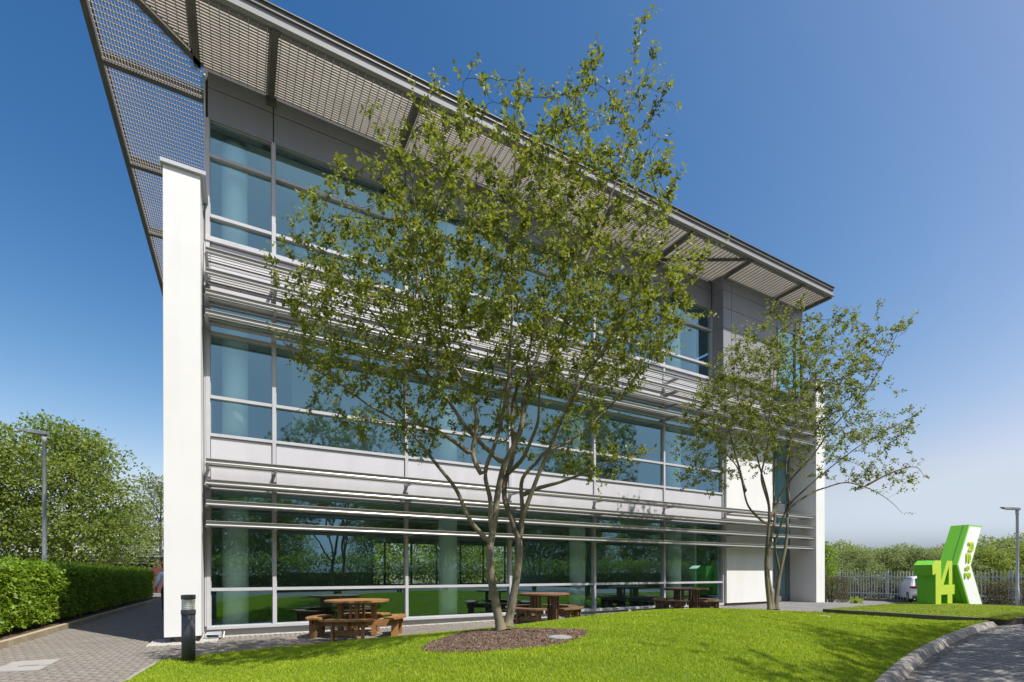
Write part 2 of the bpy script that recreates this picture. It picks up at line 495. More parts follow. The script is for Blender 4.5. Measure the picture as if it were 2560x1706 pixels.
def leaves_mesh(name, cen, dirs, nrm, length, width, tint, fold=0.25):
    """folded leaves: base, two sides, tip, and a raised midrib -> 4 triangles each"""
    cen, dirs, nrm = (np.asarray(a, float) for a in (cen, dirs, nrm))
    n = len(cen)
    dirs = dirs / np.linalg.norm(dirs, axis=1, keepdims=True)
    side = np.cross(dirs, nrm)
    side /= np.linalg.norm(side, axis=1, keepdims=True) + 1e-9
    up = np.cross(side, dirs)
    L = np.asarray(length)[:, None]
    Wd = np.asarray(width)[:, None]
    base = cen
    tip = cen + dirs * L - up * L * 0.12
    mid = cen + dirs * L * 0.5
    a = mid + side * Wd * 0.5 + up * Wd * fold
    b = mid - side * Wd * 0.5 + up * Wd * fold
    v = np.stack([base, a, mid, b, tip], 1).reshape(-1, 3)
    o = (np.arange(n) * 5)[:, None]
    f = np.concatenate([o + np.array([0, 2, 1]), o + np.array([0, 3, 2]), o + np.array([1, 2, 4]), o + np.array([2, 3, 4])], 1).reshape(-1, 3)
    return raw_mesh(name, v, 3, f, np.repeat(np.asarray(tint), 4))

def unit(n, r=rng):
    v = r.normal(size=(n, 3))
    return v / np.linalg.norm(v, axis=1, keepdims=True)

def inside(poly, x, y):
    x, y = np.asarray(x), np.asarray(y)
    res = np.zeros(x.shape, bool)
    n = len(poly)
    for i in range(n):
        x0, y0 = poly[i]
        x1, y1 = poly[(i + 1) % n]
        c = ((y0 > y) != (y1 > y)) & (x < (x1 - x0) * (y - y0) / (y1 - y0 + 1e-12) + x0)
        res ^= c
    return res

def small_boxes(name, cx, cy, cz, lx, ly, lz, ang, tint, tilt=None):
    """many small bevel-less blocks in one mesh (top and four sides)"""
    n = len(cx)
    sx = np.array([-1, 1, 1, -1, -1, 1, 1, -1]) * 0.5
    sy = np.array([-1, -1, 1, 1, -1, -1, 1, 1]) * 0.5
    sz = np.array([0, 0, 0, 0, 1, 1, 1, 1])
    inset = np.array([1, 1, 1, 1, .93, .93, .93, .93])
    px = lx[:, None] * sx * (1 - (1 - inset) * (0.1 / np.maximum(lx[:, None], 1e-3)))
    py = ly[:, None] * sy * (1 - (1 - inset) * (0.1 / np.maximum(ly[:, None], 1e-3)))
    pz = lz[:, None] * sz
    if tilt is not None:
        pz = pz + px * tilt[0][:, None] + py * tilt[1][:, None]
    c, s = np.cos(ang)[:, None], np.sin(ang)[:, None]
    X = cx[:, None] + px * c - py * s
    Y = cy[:, None] + px * s + py * c
    Z = cz[:, None] + pz
    v = np.stack([X, Y, Z], 2).reshape(-1, 3)
    q = np.array([(4, 5, 6, 7), (0, 1, 5, 4), (1, 2, 6, 5), (2, 3, 7, 6), (3, 0, 4, 7)]).ravel()
    f = ((np.arange(n) * 8)[:, None] + q).reshape(-1, 4)
    return raw_mesh(name, v, 4, f, np.repeat(tint, 5))

# ------------------------------------------------------------------ ground, roads, paving
def sheet(name, xs, ys, zf, mat, kind='structure', **kw):
    xs, ys = np.asarray(xs, float), np.asarray(ys, float)
    X, Y = np.meshgrid(xs, ys)
    v = np.stack([X, Y, zf(X, Y)], 2).reshape(-1, 3)
    nx = len(xs)
    i, j = np.meshgrid(np.arange(nx - 1), np.arange(len(ys) - 1))
    a = (j * nx + i).ravel()
    f = np.stack([a, a + 1, a + nx + 1, a + nx], 1)
    return link_mesh(name, raw_mesh(name, v, 4, f), mat, kind=kind, smooth=True, **kw)

gx = np.concatenate([[-3000, -800, -200, -90, -50], np.arange(-30, 45, 1.5), [50, 90, 200, 800, 3000]])
gy = np.concatenate([[-3000, -800, -200, -90, -50], np.arange(-30, 45, 3.0), [50, 90, 200, 800, 3000]])
sheet('ground', gx, gy, lambda x, y: gz(x) - 0.07, M['field'], label='rough grassy ground running out to the horizon')
paving = sheet('paving', np.arange(-3.3, 17.3, 0.8), np.arange(-16, 24.1, 2), lambda x, y: gz(x) - 0.014, M['joint'],
               label='buff block paving of the side path and facade strip')
car_park = sheet('car_park', np.arange(17.0, 36.1, 0.5), np.arange(-40, 40.1, 4), lambda x, y: gz(x) - 0.010, M['asphalt'],
                 label='grey car park surface beyond the white fin')
road = sheet('road', np.arange(-12, 17.05, 0.8), np.linspace(-40, -7.0, 20), lambda x, y: gz(x) - 0.026, M['joint'],
             label='grey block paved road curving along the lawn')
sheet('back_road', np.arange(-60, -0.5, 4), np.arange(24.2, 60, 4), lambda x, y: gz(x) - 0.03, M['asphalt'],
      label='asphalt yard at the far end of the side path')

PW, PH = 0.2, 0.1
def bond(x0, x1, y0, y1):
    xs, ys = [], []
    r = 0
    y = y0 + PH / 2
    while y < y1:
        o = (r % 2) * PW / 2
        k = np.arange(x0 + o, x1, PW)
        xs.append(k); ys.append(np.full(len(k), y))
        y += PH; r += 1
    x, y = np.concatenate(xs), np.concatenate(ys)
    return x, y, np.zeros(len(x))
def herring(x0, x1, y0, y1, ang=0.0):
    R = int(max(x1 - x0, y1 - y0) / PH) + 20
    i, j = np.meshgrid(np.arange(-R, R), np.arange(-R // 2, R // 2))
    i, j = i.ravel(), j.ravel()
    ux, uy = i + 2 * j, i - 2 * j
    hx, hy = ux + 1.0, uy + 0.5
    vx, vy = ux + 0.5, uy + 2.0
    x = np.concatenate([hx, vx]) * PH
    y = np.concatenate([hy, vy]) * PH
    a = np.concatenate([np.zeros(len(hx)), np.full(len(vx), math.pi / 2)])
    c, s = math.cos(ang), math.sin(ang)
    x, y = x * c - y * s + (x0 + x1) / 2, x * s + y * c + (y0 + y1) / 2
    m = (x > x0) & (x < x1) & (y > y0) & (y < y1)
    return x[m], y[m], a[m] + ang
def header(x0, x1, y):
    k = np.arange(x0, x1, PH)
    return k, np.full(len(k), y), np.full(len(k), math.pi / 2)

def in_view(x, y, margin=0.03):
    dx, dy = x - CAM.x, y - CAM.y
    fw = dx * 0.48354 + dy * 0.87532
    rt = dx * 0.87532 - dy * 0.48354
    return (fw > 2.9) & (np.abs(rt / np.maximum(fw, 1e-3)) < 1.043 + margin) & (1.35 / np.maximum(fw, 1e-3) < 0.42), fw

def lay_pavers(parent, sets, mat, n_single, gap, keep=None, name='paver', part='paver'):
    x = np.concatenate([s[0] for s in sets]); y = np.concatenate([s[1] for s in sets]); a = np.concatenate([s[2] for s in sets])
    ok, fw = in_view(x, y)
    if keep is not None:
        ok &= keep(x, y)
    x, y, a, fw = x[ok], y[ok], a[ok], fw[ok]
    o = np.argsort(fw)
    x, y, a = x[o], y[o], a[o]
    n = len(x)
    tint = np.clip(rng.beta(1.6, 1.6, n) + 0.12 * np.sin(x * 1.3 + y * 0.9), 0, 1)
    z = gz(x) - 0.02 + rng.uniform(-0.0022, 0.0022, n)
    tl = (rng.normal(0, 0.006, n), rng.normal(0, 0.006, n))
    k = min(n_single, n)
    protos = []
    for q in range(8):
        one = np.zeros(1)
        me = small_boxes('paver', one, one, one, one + PW - gap, one + PH - gap, one + 0.02, one, np.array([(q + 0.5) / 8]))
        me.materials.append(mat)
        protos.append(me)
    for i in range(k):
        ob = bpy.data.objects.new(name, protos[int(tint[i] * 7.99)])
        COL.objects.link(ob)
        ob.parent = parent
        ob.location = (x[i], y[i], z[i])
        ob.rotation_euler = (tl[1][i], -tl[0][i], a[i])
    s = slice(k, None)
    if n > k:
        me = small_boxes(name + '_field', x[s], y[s], z[s], np.full(n - k, PW - gap), np.full(n - k, PH - gap), np.full(n - k, 0.02), a[s], tint[s], (tl[0][s], tl[1][s]))
        link_mesh(name + '_field', me, mat, parent, kind='stuff')

YU_X = [-3.0, -1.3, -0.9, -0.66, -0.59, -0.52, -0.33, 0.0, 0.32, 1.2, 2.7, 4.1, 7, 11, 14, 15.5, 16.1, 16.34]
YU_Y = [-12., -6.6, -5.6, -4.8, -4.05, -3.31, -3.08, -3.03, -2.88, -2.69, -2.33, -2.11, -2.1, -2.1, -2.15, -2.5, -3.2, -3.9]
YL_X = [-3.0, 0.0, 3.0, 5.0, 6.68, 8.5, 10.24, 12, 13.6, 15, 15.85, 16.34]
YL_Y = [-15., -13.9, -11.7, -10.55, -9.72, -9.2, -8.78, -8.42, -8.15, -7.94, -7.84, -7.78]
def yu(x): return np.interp(x, YU_X, YU_Y)
def yl(x): return np.interp(x, YL_X, YL_Y)
# the lawn is a low mound: a smooth surface through heights read off its rim, crest and bed
_ctl = [(3.72, -6.64, .557), (2.53, -6.82, .452), (4.65, -7.15, .565), (2.88, -7.65, .497), (3.64, -7.67, .506), (4.28, -7.51, .538), (4.06, -6.48, .549),
        (3.42, -6.24, .534), (2.97, -6.45, .503), (4.67, -4.53, .336), (6.66, -5.06, .545), (8.35, -4.85, .569), (9.99, -4.61, .52), (11.79, -4.46, .434),
        (13.45, -4.13, .296), (14.5, -4.25, .19), (3.84, -2.93, .105), (14.22, -5.0, .17), (6.6, -7.2, .58), (8.6, -6.9, .53), (10.5, -6.6, .44), (12.4, -6.2, .33),
        (2.5, -9.2, .42), (4.6, -9.0, .47), (0.9, -8.0, .20), (0.6, -10.5, .25), (0.8, -5.6, .12), (-.14, -3.5, .02), (1.6, -4.6, .17), (7.2, -3.4, .30), (9.0, -3.3, .30), (5.6, -3.2, .22), (11, -3.2, .25)]
for _x in (-.9, -.66, -.55, -.33, .3, 1.2, 2.7, 4.1, 6, 8, 10, 12, 14, 15.5, 16.2):
    _ctl.append((_x, float(yu(_x)), float(gz(_x)) + .028))
for _x in (-2.5, 0, 3, 5, 6.68, 8.5, 10.24, 12, 13.6, 15, 16.2):
    _ctl.append((_x, float(yl(_x)), float(gz(_x)) + .085))
for _y in (-4.6, -5.4, -6.2, -7.0):
    _ctl.append((16.34, _y, float(gz(16.3)) + .02))
for _x, _y in ((-1.5, -7.5), (-2.2, -9.5)):
    _ctl.append((_x, _y, .03))
_ctl = np.array(_ctl)
def _phi(r): return np.where(r > 1e-9, r * r * np.log(np.maximum(r, 1e-9)), 0.0)
_n = len(_ctl)
_K = _phi(np.linalg.norm(_ctl[:, None, :2] - _ctl[None, :, :2], axis=2)) + 0.01 * np.eye(_n)
_Pm = np.concatenate([np.ones((_n, 1)), _ctl[:, :2]], 1)
_sol = np.linalg.solve(np.block([[_K, _Pm], [_Pm.T, np.zeros((3, 3))]]), np.concatenate([_ctl[:, 2], np.zeros(3)]))
def zl(x, y):
    x, y = np.broadcast_arrays(np.asarray(x, float), np.asarray(y, float))
    shp = x.shape
    x, y = x.ravel(), y.ravel()
    out = np.empty(len(x))
    for c in range(0, len(x), 40000):
        xs, ys = x[c:c + 40000], y[c:c + 40000]
        r = np.sqrt((xs[:, None] - _ctl[None, :, 0]) ** 2 + (ys[:, None] - _ctl[None, :, 1]) ** 2)
        out[c:c + 40000] = _phi(r) @ _sol[:_n] + _sol[_n] + _sol[_n + 1] * xs + _sol[_n + 2] * ys
    out = np.maximum(out, gz(x) + 0.012)
    return out.reshape(shp)

off_lawn = lambda x, y: (y > yu(x) + 0.02)
fin_base = lambda x, y: ~((x > -1.02) & (x < 0.18) & (y > -1.1) & (y < 0.2)) & ~((x > -0.8) & (y > -0.14))
cover_poly = [(-2.52, -2.98), (-2.56, -2.02), (-1.98, -2.02), (-1.95, -3.12)]
no_cover = lambda x, y: ~inside(cover_poly, x, y)
lay_pavers(paving, [bond(-0.4, 17.2, -3.2, -0.45), header(-0.4, 17.2, -0.34), header(-0.4, 17.2, -0.235),
                    herring(-3.3, -0.42, -9.0, 20.0, 0.0)], M['paver'], 300, 0.011,
           keep=lambda x, y: off_lawn(x, y) & fin_base(x, y) & no_cover(x, y))
lay_pavers(road, [bond(5.0, 17.0, -12.0, -7.3)], M['road_paver'], 300, 0.010, keep=lambda x, y: (y < yl(x) - 0.3) & (x < 16.95))

# lawn
lx = np.unique(np.concatenate([[-3, -2.2, -1.7, -1.3, -1.1, -0.9, -0.78, -0.66, -0.62, -0.59, -0.55, -0.52, -0.42, -0.33, -0.15], np.arange(0, 16.3, 0.3), [16.34]]))
lt = np.concatenate([np.linspace(0, 0.35, 26) ** 1.0, np.linspace(0.38, 1, 24)])
LX, LT = np.meshgrid(lx, lt)
LY = yu(LX) + (yl(LX) - yu(LX)) * LT
v = np.stack([LX, LY, zl(LX, LY)], 2).reshape(-1, 3)
nx = len(lx)
i, j = np.meshgrid(np.arange(nx - 1), np.arange(len(lt) - 1))
a = (j * nx + i).ravel()
lawn = link_mesh('lawn', raw_mesh('lawn', v, 4, np.stack([a, a + nx, a + nx + 1, a + 1], 1)), M['turf'], kind='structure', smooth=True,
                 label='mown lawn rising to a low mound')

MULCH = [(2.50, -6.84), (2.70, -6.60), (2.97, -6.43), (3.20, -6.30), (3.45, -6.21), (3.80, -6.28), (4.10, -6.42), (4.42, -6.70), (4.66, -7.10), (4.55, -7.36), (4.28, -7.55),
         (3.95, -7.67), (3.64, -7.74), (3.25, -7.76), (2.88, -7.69), (2.62, -7.40), (2.50, -7.08)]
def blades(name, n, x0, x1, y0, y1, keep, zf, hmin, hmax, mat, power=1.6, dmin=4.5):
    """short grass: thin bent blades, thicker on the ground the nearer it is seen"""
    px, py = [], []
    tot = 0
    while tot < n:
        x = rng.uniform(x0, x1, 400000)
        y = rng.uniform(y0, y1, 400000)
        ok, fw = in_view(x, y, 0.06)
        ok &= keep(x, y) & (rng.random(400000) < np.minimum(1, (dmin / np.maximum(fw, 0.1)) ** power))
        px.append(x[ok]); py.append(y[ok]); tot += int(ok.sum())
    x, y = np.concatenate(px)[:n], np.concatenate(py)[:n]
    fw = (x - CAM.x) * 0.48354 + (y - CAM.y) * 0.87532
    z = zf(x, y)
    dry = sstep(0.55, 0.95, np.sin(x * 0.9 + 2.0 * np.sin(y * 0.7 + 0.4)) * np.cos(y * 1.1 - x * 0.4))
    patch = 0.5 + 0.30 * dry + 0.20 * np.sin(x * 1.9 + 1.1 * np.sin(y * 1.4)) * np.sin(y * 1.7 + x * 0.5) + 0.2 * np.sin(x * 5.1 + y * 4.3)
    tint = np.clip(patch * 0.6 + rng.beta(1.2, 1.9, n) * 0.75 - 0.12, 0, 1)
    h = rng.uniform(hmin, hmax, n) * (0.8 + 0.3 * patch)
    w = rng.uniform(0.0024, 0.0042, n) * np.clip(fw / 4.5, 1, 3.0)
    ang = rng.uniform(0, 2 * np.pi, n)
    la = rng.uniform(0, 2 * np.pi, n)
    lean = rng.uniform(0.1, 0.9, n) * h
    c, s = np.cos(ang) * w, np.sin(ang) * w
    b0 = np.stack([x - c, y - s, z - 0.006], 1); b1 = np.stack([x + c, y + s, z - 0.006], 1)
    m0 = np.stack([x - c * .7 + np.cos(la) * lean * .35, y - s * .7 + np.sin(la) * lean * .35, z + h * .6], 1)
    m1 = np.stack([x + c * .7 + np.cos(la) * lean * .35, y + s * .7 + np.sin(la) * lean * .35, z + h * .6], 1)
    t = np.stack([x + np.cos(la) * lean, y + np.sin(la) * lean, z + h], 1)
    v = np.stack([b0, b1, m0, m1, t], 1).reshape(-1, 3)
    f = ((np.arange(n) * 5)[:, None] + np.array([0, 1, 3, 0, 3, 2, 2, 3, 4])).reshape(-1, 3)
    return raw_mesh(name, v, 3, f, np.repeat(tint, 3))
on_lawn = lambda x, y: (y < yu(x) + 0.01 + 0.02 * np.sin(x * 23)) & (y > yl(x) + 0.01) & (x < 16.33) & ~inside(MULCH, x, y) \
    & ~((np.abs(x + 0.138) < 0.09) & (np.abs(y + 3.47) < 0.09))
me = blades('grass', 420000, -1.4, 16.4, -10.6, -1.9, on_lawn, zl, 0.016, 0.036, M['grass'], 1.7, 3.6)
link_mesh('grass', me, M['grass'], label='short bright green grass covering the lawn', cat='grass', kind='stuff')

# mulch bed
n = 16
ring = np.array(MULCH)
cxy = ring.mean(0)
vs, fs = [], []
rings = [1.0, 0.85, 0.6, 0.3]
for r in rings:
    for p in ring:
        q = cxy + (p - cxy) * r
        vs.append((q[0], q[1], float(zl(q[0], q[1])) + (0.004 if r == 1.0 else 0.018)))
k = len(ring)
for r in range(len(rings) - 1):
    for q in range(k):
        fs.append((r * k + q, r * k + (q + 1) % k, (r + 1) * k + (q + 1) % k, (r + 1) * k + q))
fs.append(tuple((len(rings) - 1) * k + q for q in range(k)))
mb = MB(); mb.add(vs, [tuple(reversed(f)) for f in fs])
mb.build('mulch_bed', M['soil'], kind='structure', label='bark mulch bed round the near tree')
x = rng.uniform(2.4, 4.8, 26000); y = rng.uniform(-7.85, -6.1, 26000)
ok = inside([tuple(cxy + (p - cxy) * 1.03) for p in ring], x, y) & (np.hypot(x - 4.10, y + 7.415) > 0.155)
x, y = x[ok], y[ok]
n = len(x)
me = small_boxes('bark_chips', x, y, zl(x, y) + rng.uniform(0.0, 0.022, n), rng.uniform(0.014, 0.045, n), rng.uniform(0.009, 0.022, n), rng.uniform(0.005, 0.011, n),
                 rng.uniform(0, 6.28, n), rng.beta(0.6, 2.0, n), (rng.normal(0, .45, n), rng.normal(0, .35, n)))
link_mesh('bark_chips', me, M['chips'], label='brown bark chips strewn over the mulch bed', cat='bark mulch', kind='stuff')

# gravel margin along the plinth and round the foot of the white fin
mb = MB()
mb.box(-1.0, 0.15, -1.07, 0.04, -0.03, 0.0)
for xx in np.arange(0.15, 16.6, 1.0):
    mb.box(xx, xx + 0.998, -0.135, 0.04, gzf(xx) - 0.05, gzf(xx + 0.5) + 0.001)
gravel_bed = mb.build('gravel_margin', M['gravel'], kind='structure', label='pale gravel margin at the foot of the facade')
xs = np.concatenate([rng.uniform(-1.0, 0.15, 4200), rng.uniform(0.15, 16.6, 9000)])
ys = np.concatenate([rng.uniform(-1.07, 0.04, 4200), rng.uniform(-0.15, 0.03, 9000)])
n = len(xs)
sz = rng.uniform(0.010, 0.026, n)
me = small_boxes('gravel', xs, ys, gz(xs) + rng.uniform(-.004, .006, n), sz, sz * rng.uniform(.6, 1, n), sz * .7, rng.uniform(0, 6.28, n), rng.random(n), (rng.normal(0, .3, n), rng.normal(0, .3, n)))
link_mesh('gravel', me, M['gravel'], label='pale gravel stones along the plinth', cat='gravel', kind='stuff')

# kerbs and edgings: one stone after the other along a line
def kerb_line(name, pts, step, prof, mat, zf, label, flip=1.0, gap=0.006, part='kerb_stone'):
    pts = [Vector((p[0], p[1], 0)) for p in pts]
    seg = [(b - a).length for a, b in zip(pts, pts[1:])]
    L = sum(seg)
    def at(s):
        for k, l in enumerate(seg):
            if s <= l or k == len(seg) - 1:
                return pts[k] + (pts[k + 1] - pts[k]) * (s / l)
            s -= l
    base = MB()
    stones = []
    n = max(1, round(L / step))
    for i in range(n):
        a, b = at(L * i / n), at(L * (i + 1) / n)
        d = (b - a).normalized()
        nrm = Vector((d.y, -d.x, 0)) * flip
        a2, b2 = a + d * gap / 2, b - d * gap / 2
        m = MB()
        m.tint = random.uniform(0.15, 1.0)
        dz = random.uniform(-0.003, 0.003)
        vs = []
        for q in (a2, b2):
            for o, h in prof:
                w = q + nrm * o
                vs.append((w.x, w.y, float(zf(w.x, w.y)) + h + dz))
        k = len(prof)
        fs = [tuple(range(k)), tuple(range(2 * k - 1, k - 1, -1))] + [((j + 1) % k, j, k + j, k + (j + 1) % k) for j in range(k)]
        if flip > 0:
            fs = [tuple(reversed(f)) for f in fs]
        m.add(vs, fs)
        stones.append(m)
        lo, hi = min(p[0] for p in prof) + 0.02, max(p[0] for p in prof) - 0.02
        q0, q1 = a + nrm * lo, b + nrm * hi
        base.bar((*((a + nrm * (lo + hi) / 2).xy), float(zf(a.x, a.y)) - 0.02), (*((b + nrm * (lo + hi) / 2).xy), float(zf(b.x, b.y)) - 0.02), hi - lo, 0.05)
    b = base.build(name, M['concrete'], kind='structure', label=label)
    for m in stones:
        m.build(part, mat, b)
    return b
GZ = lambda x, y: gzf(x)
kerb_line('road_kerb', [(4.0, -11.1), (5.0, -10.52), (6.68, -9.72), (8.5, -9.2), (10.24, -8.78), (12, -8.42), (13.6, -8.15), (15, -7.94), (16.0, -7.84)], 0.6,
          [(0, -0.03), (0, 0.10), (0.085, 0.10), (0.10, 0.088), (0.165, 0.0), (0.165, -0.03)], M['kerb'], GZ, 'splayed concrete road kerb round the lawn')
kerb_line('path_edging', [(-3.36, -7.0), (-3.36, 24.0)], 0.9, [(-0.06, -0.03), (-0.06, 0.12), (0.06, 0.12), (0.06, -0.03)], M['kerb_buff'], GZ, 'buff edging along the foot of the hedge')
kerb_line('lawn_edging', [(-1.38, -6.7), (-0.96, -5.6), (-0.71, -4.8), (-0.64, -4.05), (-0.57, -3.32), (-0.36, -3.04), (0.0, -2.99), (0.32, -2.84), (1.2, -2.65), (2.7, -2.29), (4.1, -2.07)], 0.45,
          [(-0.03, -0.03), (-0.03, 0.018), (0.03, 0.018), (0.03, -0.03)], M['kerb'], GZ, 'slim concrete edging between lawn and paving')
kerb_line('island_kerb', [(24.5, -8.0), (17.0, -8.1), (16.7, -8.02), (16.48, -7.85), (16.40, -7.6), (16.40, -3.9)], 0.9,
          [(-0.07, -0.05), (-0.07, 0.14), (0.07, 0.14), (0.07, -0.05)], M['kerb_dark'], lambda x, y: gzf(x) + 0.0, 'kerb edging the sign island, toned dark for its shaded face')  # shade on the side turned from the sun is put into the stone colour
ipts = [(16.42, -3.95), (16.42, -7.6), (16.5, -7.85), (16.72, -8.02), (17.0, -8.1), (27.0, -8.0), (27.0, -4.0)]
ix = np.arange(16.42, 27.1, 0.5)
def zi(x, y): return gz(x) + 0.125
sheet('sign_island', ix, np.linspace(-8.04, -3.95, 12), zi, M['turf'], label='raised grass island carrying the green signs')
me = blades('island_grass', 60000, 16.42, 27, -8.05, -3.93, lambda x, y: (y < -3.93 + 0.03 * np.sin(9 * x)), zi, 0.02, 0.045, M['grass_dry'], 1.0, 12)
link_mesh('island_grass', me, M['grass_dry'], label='dry short grass on the sign island', cat='grass', kind='stuff')
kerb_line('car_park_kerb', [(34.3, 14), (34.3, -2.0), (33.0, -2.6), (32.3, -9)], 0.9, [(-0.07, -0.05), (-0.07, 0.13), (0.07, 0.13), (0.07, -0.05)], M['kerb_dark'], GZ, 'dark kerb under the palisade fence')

# concrete patch with a slot in the path, covers
mb = MB(); mb.prism(cover_poly, -0.03, 0.001)
cp = mb.build('concrete_patch', M['concrete'], label='pale concrete patch set into the side path', cat='concrete patch')
mb = MB(); mb.box(-2.33, -2.1, -2.62, -2.585, -0.005, 0.004); mb.build('slot', M['darkgap'], cp)
zc = float(zl(4.10, -7.415))
t = empty('manhole_cover', (4.10, -7.415, zc), 'round grey manhole cover in the mulch bed', 'manhole cover')
mb = MB(); mb.lathe(0, 0, [(0.155, -.02), (0.155, 0.025), (0.14, 0.032)], 28); mb.build('frame', M['cover'], t)
mb = MB(); mb.lathe(0, 0, [(0.135, 0.0), (0.135, 0.036), (0.08, 0.042), (0.0005, 0.044)], 28); mb.build('lid', M['cover'], t)
zc = float(zl(14.2, -5.0))
t = empty('valve_cover', (14.2, -5.0, zc), 'pale square valve cover set in the lawn below the far tree', 'valve cover')
mb = MB(); mb.box(-0.16, 0.16, -0.2, 0.2, 0, 0.045); mb.build('frame', M['concrete'], t, bevel=0.008)
mb = MB(); mb.box(-0.11, 0.11, -0.15, 0.15, 0.03, 0.05); mb.build('lid', M['gravel'], t)

# ------------------------------------------------------------------ office building
B = empty('office_building', (0, 0, 0), 'three storey glass office block with oversailing grille roof and white end fins', 'office building')
XM = [-0.04, 1.255, 4.365, 7.45, 10.55, 13.64, 16.74]
FR = 'frame'

# end fins: white rendered slabs with metal copings
def fin(x0, x1, yf, yb, zb):
    m = MB(); m.box(x0, x1, yf, yb, zb, 9.41)
    f = m.build('wall', M['render'], B)
    m = MB(); m.box(x0 - 0.045, x1 + 0.10, yf - 0.06, yb, 9.412, 9.495)
    m.build('coping', M['frame'], f, bevel=0.006)
    return f
f = fin(-0.744, -0.125, -0.85, 0.05, 0.135)
m = MB(); m.box(-0.60, -0.24, -0.60, 0.04, -0.05, 0.133); m.build('fin_base', M['plinth'], B)
fin(21.60, 22.22, -0.76, 1.2, gzf(21.9) - 0.02)
m = MB(); m.box(-0.11, -0.078, 0.06, 15.9, 0.0, 12.30); m.box(-0.60, -0.112, 0.052, 15.9, 0.0, 9.3); m.build('wall', M['render'], B)

# plinth and sill under the ground floor glazing
m = MB(); m.box(-0.07, 16.76, 0.052, 0.2, -0.05, 0.158); m.build('plinth', M['plinth'], B)
m = MB(); m.box(-0.075, 16.775, -0.045, 0.14, 0.16, 0.235); m.build('sill', M[FR], B, bevel=0.006)

# mullions: continuous verticals inside and outside the glass
for k, x in enumerate(XM):
    top = 11.30
    m = MB()
    xc = 16.13 if k == 6 else x
    w = 0.0385
    if k == 6:
        m.box(x - w, x + w, -0.03, 0.14, 0.237, 8.60)
        m.build('mullion', M[FR], B)
        m = MB(); m.box(16.09, 16.145, -0.03, 0.14, 8.735, 11.30)
    else:
        m.box(x - w, x + w, -0.03, 0.14, 0.237, 11.30)
    m.build('mullion', M[FR], B)
    if k == 0:
        m = MB(); m.box(x - 0.072, x - w - 0.004, -0.02, 0.10, 0.237, 8.6); m.build('jamb', M[FR], B)

# windows: transoms as the frame, every pane a sheet of tinted glass of its own
def window(x0, x1, zs, bars):
    m = MB()
    za, zb = min(z[0] for z in zs), max(z[1] for z in zs)
    e = 0.010
    vs = []
    for y in (0.03, 0.12):
        vs += [(x0, y, za), (x1, y, za), (x1, y, zb), (x0, y, zb), (x0 + e, y, za + e), (x1 - e, y, za + e), (x1 - e, y, zb - e), (x0 + e, y, zb - e)]
    fs = []
    for i in range(4):
        j = (i + 1) % 4
        fs += [(i, j, 4 + j, 4 + i), (8 + j, 8 + i, 12 + i, 12 + j), (4 + i, 4 + j, 12 + j, 12 + i), (j, i, 8 + i, 8 + j)]
    m.add(vs, fs)
    wdw = m.build('window', M[FR], B)
    for z0, z1 in bars:
        m = MB(); m.box(x0 + 0.001, x1 - 0.001, -0.022, 0.118, z0, z1)
        m.build('transom', M[FR], wdw)
    for z0, z1 in zs:
        m = MB()
        tx, tz = random.gauss(0, 0.005), random.gauss(0, 0.004)
        t = [0, tx, tx + tz, tz]
        vs = [(x0, 0.06 + t[0], z0), (x1, 0.06 + t[1], z0), (x1, 0.06 + t[2], z1), (x0, 0.06 + t[3], z1)]
        m.add(vs, [(0, 1, 2, 3)])
        m.build('pane', M['glass'], wdw)
w = 0.040
for k in range(6):
    x0, x1 = XM[k] + w, XM[k + 1] - w
    window(x0, x1, [(0.237, 1.004), (1.071, 3.225)], [(1.004, 1.071), (3.225, 3.245)])
    window(x0, x1, [(4.452, 5.212), (5.28, 6.608), (6.68, 7.34)], [(5.212, 5.28), (6.608, 6.68)])
    x1u = x1 if k < 5 else 16.088
    window(x0, x1u, [(8.735, 9.163), (9.233, 10.48), (10.55, 11.298)], [(9.163, 9.233), (10.48, 10.55)])
    # spandrels with a pressed sill above
    for z0, z1 in ((3.247, 4.37), (7.343, 8.36), (8.375, 8.60)):
        m = MB(); m.box(x0 + 0.006, x1 - 0.006, 0.012, 0.10, z0, z1)
        m.build('spandrel_panel', M['silver'], B, bevel=0.004)
    m = MB(); m.box(x0 - 0.002, x1 + 0.002, -0.028, 0.13, 4.384, 4.45); m.build('sill', M[FR], B)
    x1c = x1u
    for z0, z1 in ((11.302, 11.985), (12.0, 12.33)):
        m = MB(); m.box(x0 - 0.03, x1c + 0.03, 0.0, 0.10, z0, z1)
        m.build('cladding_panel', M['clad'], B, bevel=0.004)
m = MB(); m.box(-0.085, 16.78, -0.055, 0.14, 8.62, 8.73); m.build('sill', M[FR], B, bevel=0.006)
m = MB(); m.box(-0.10, 21.0, 0.102, 0.30, 11.30, 12.62); m.build('roof_upstand', M['darkgap'], B)

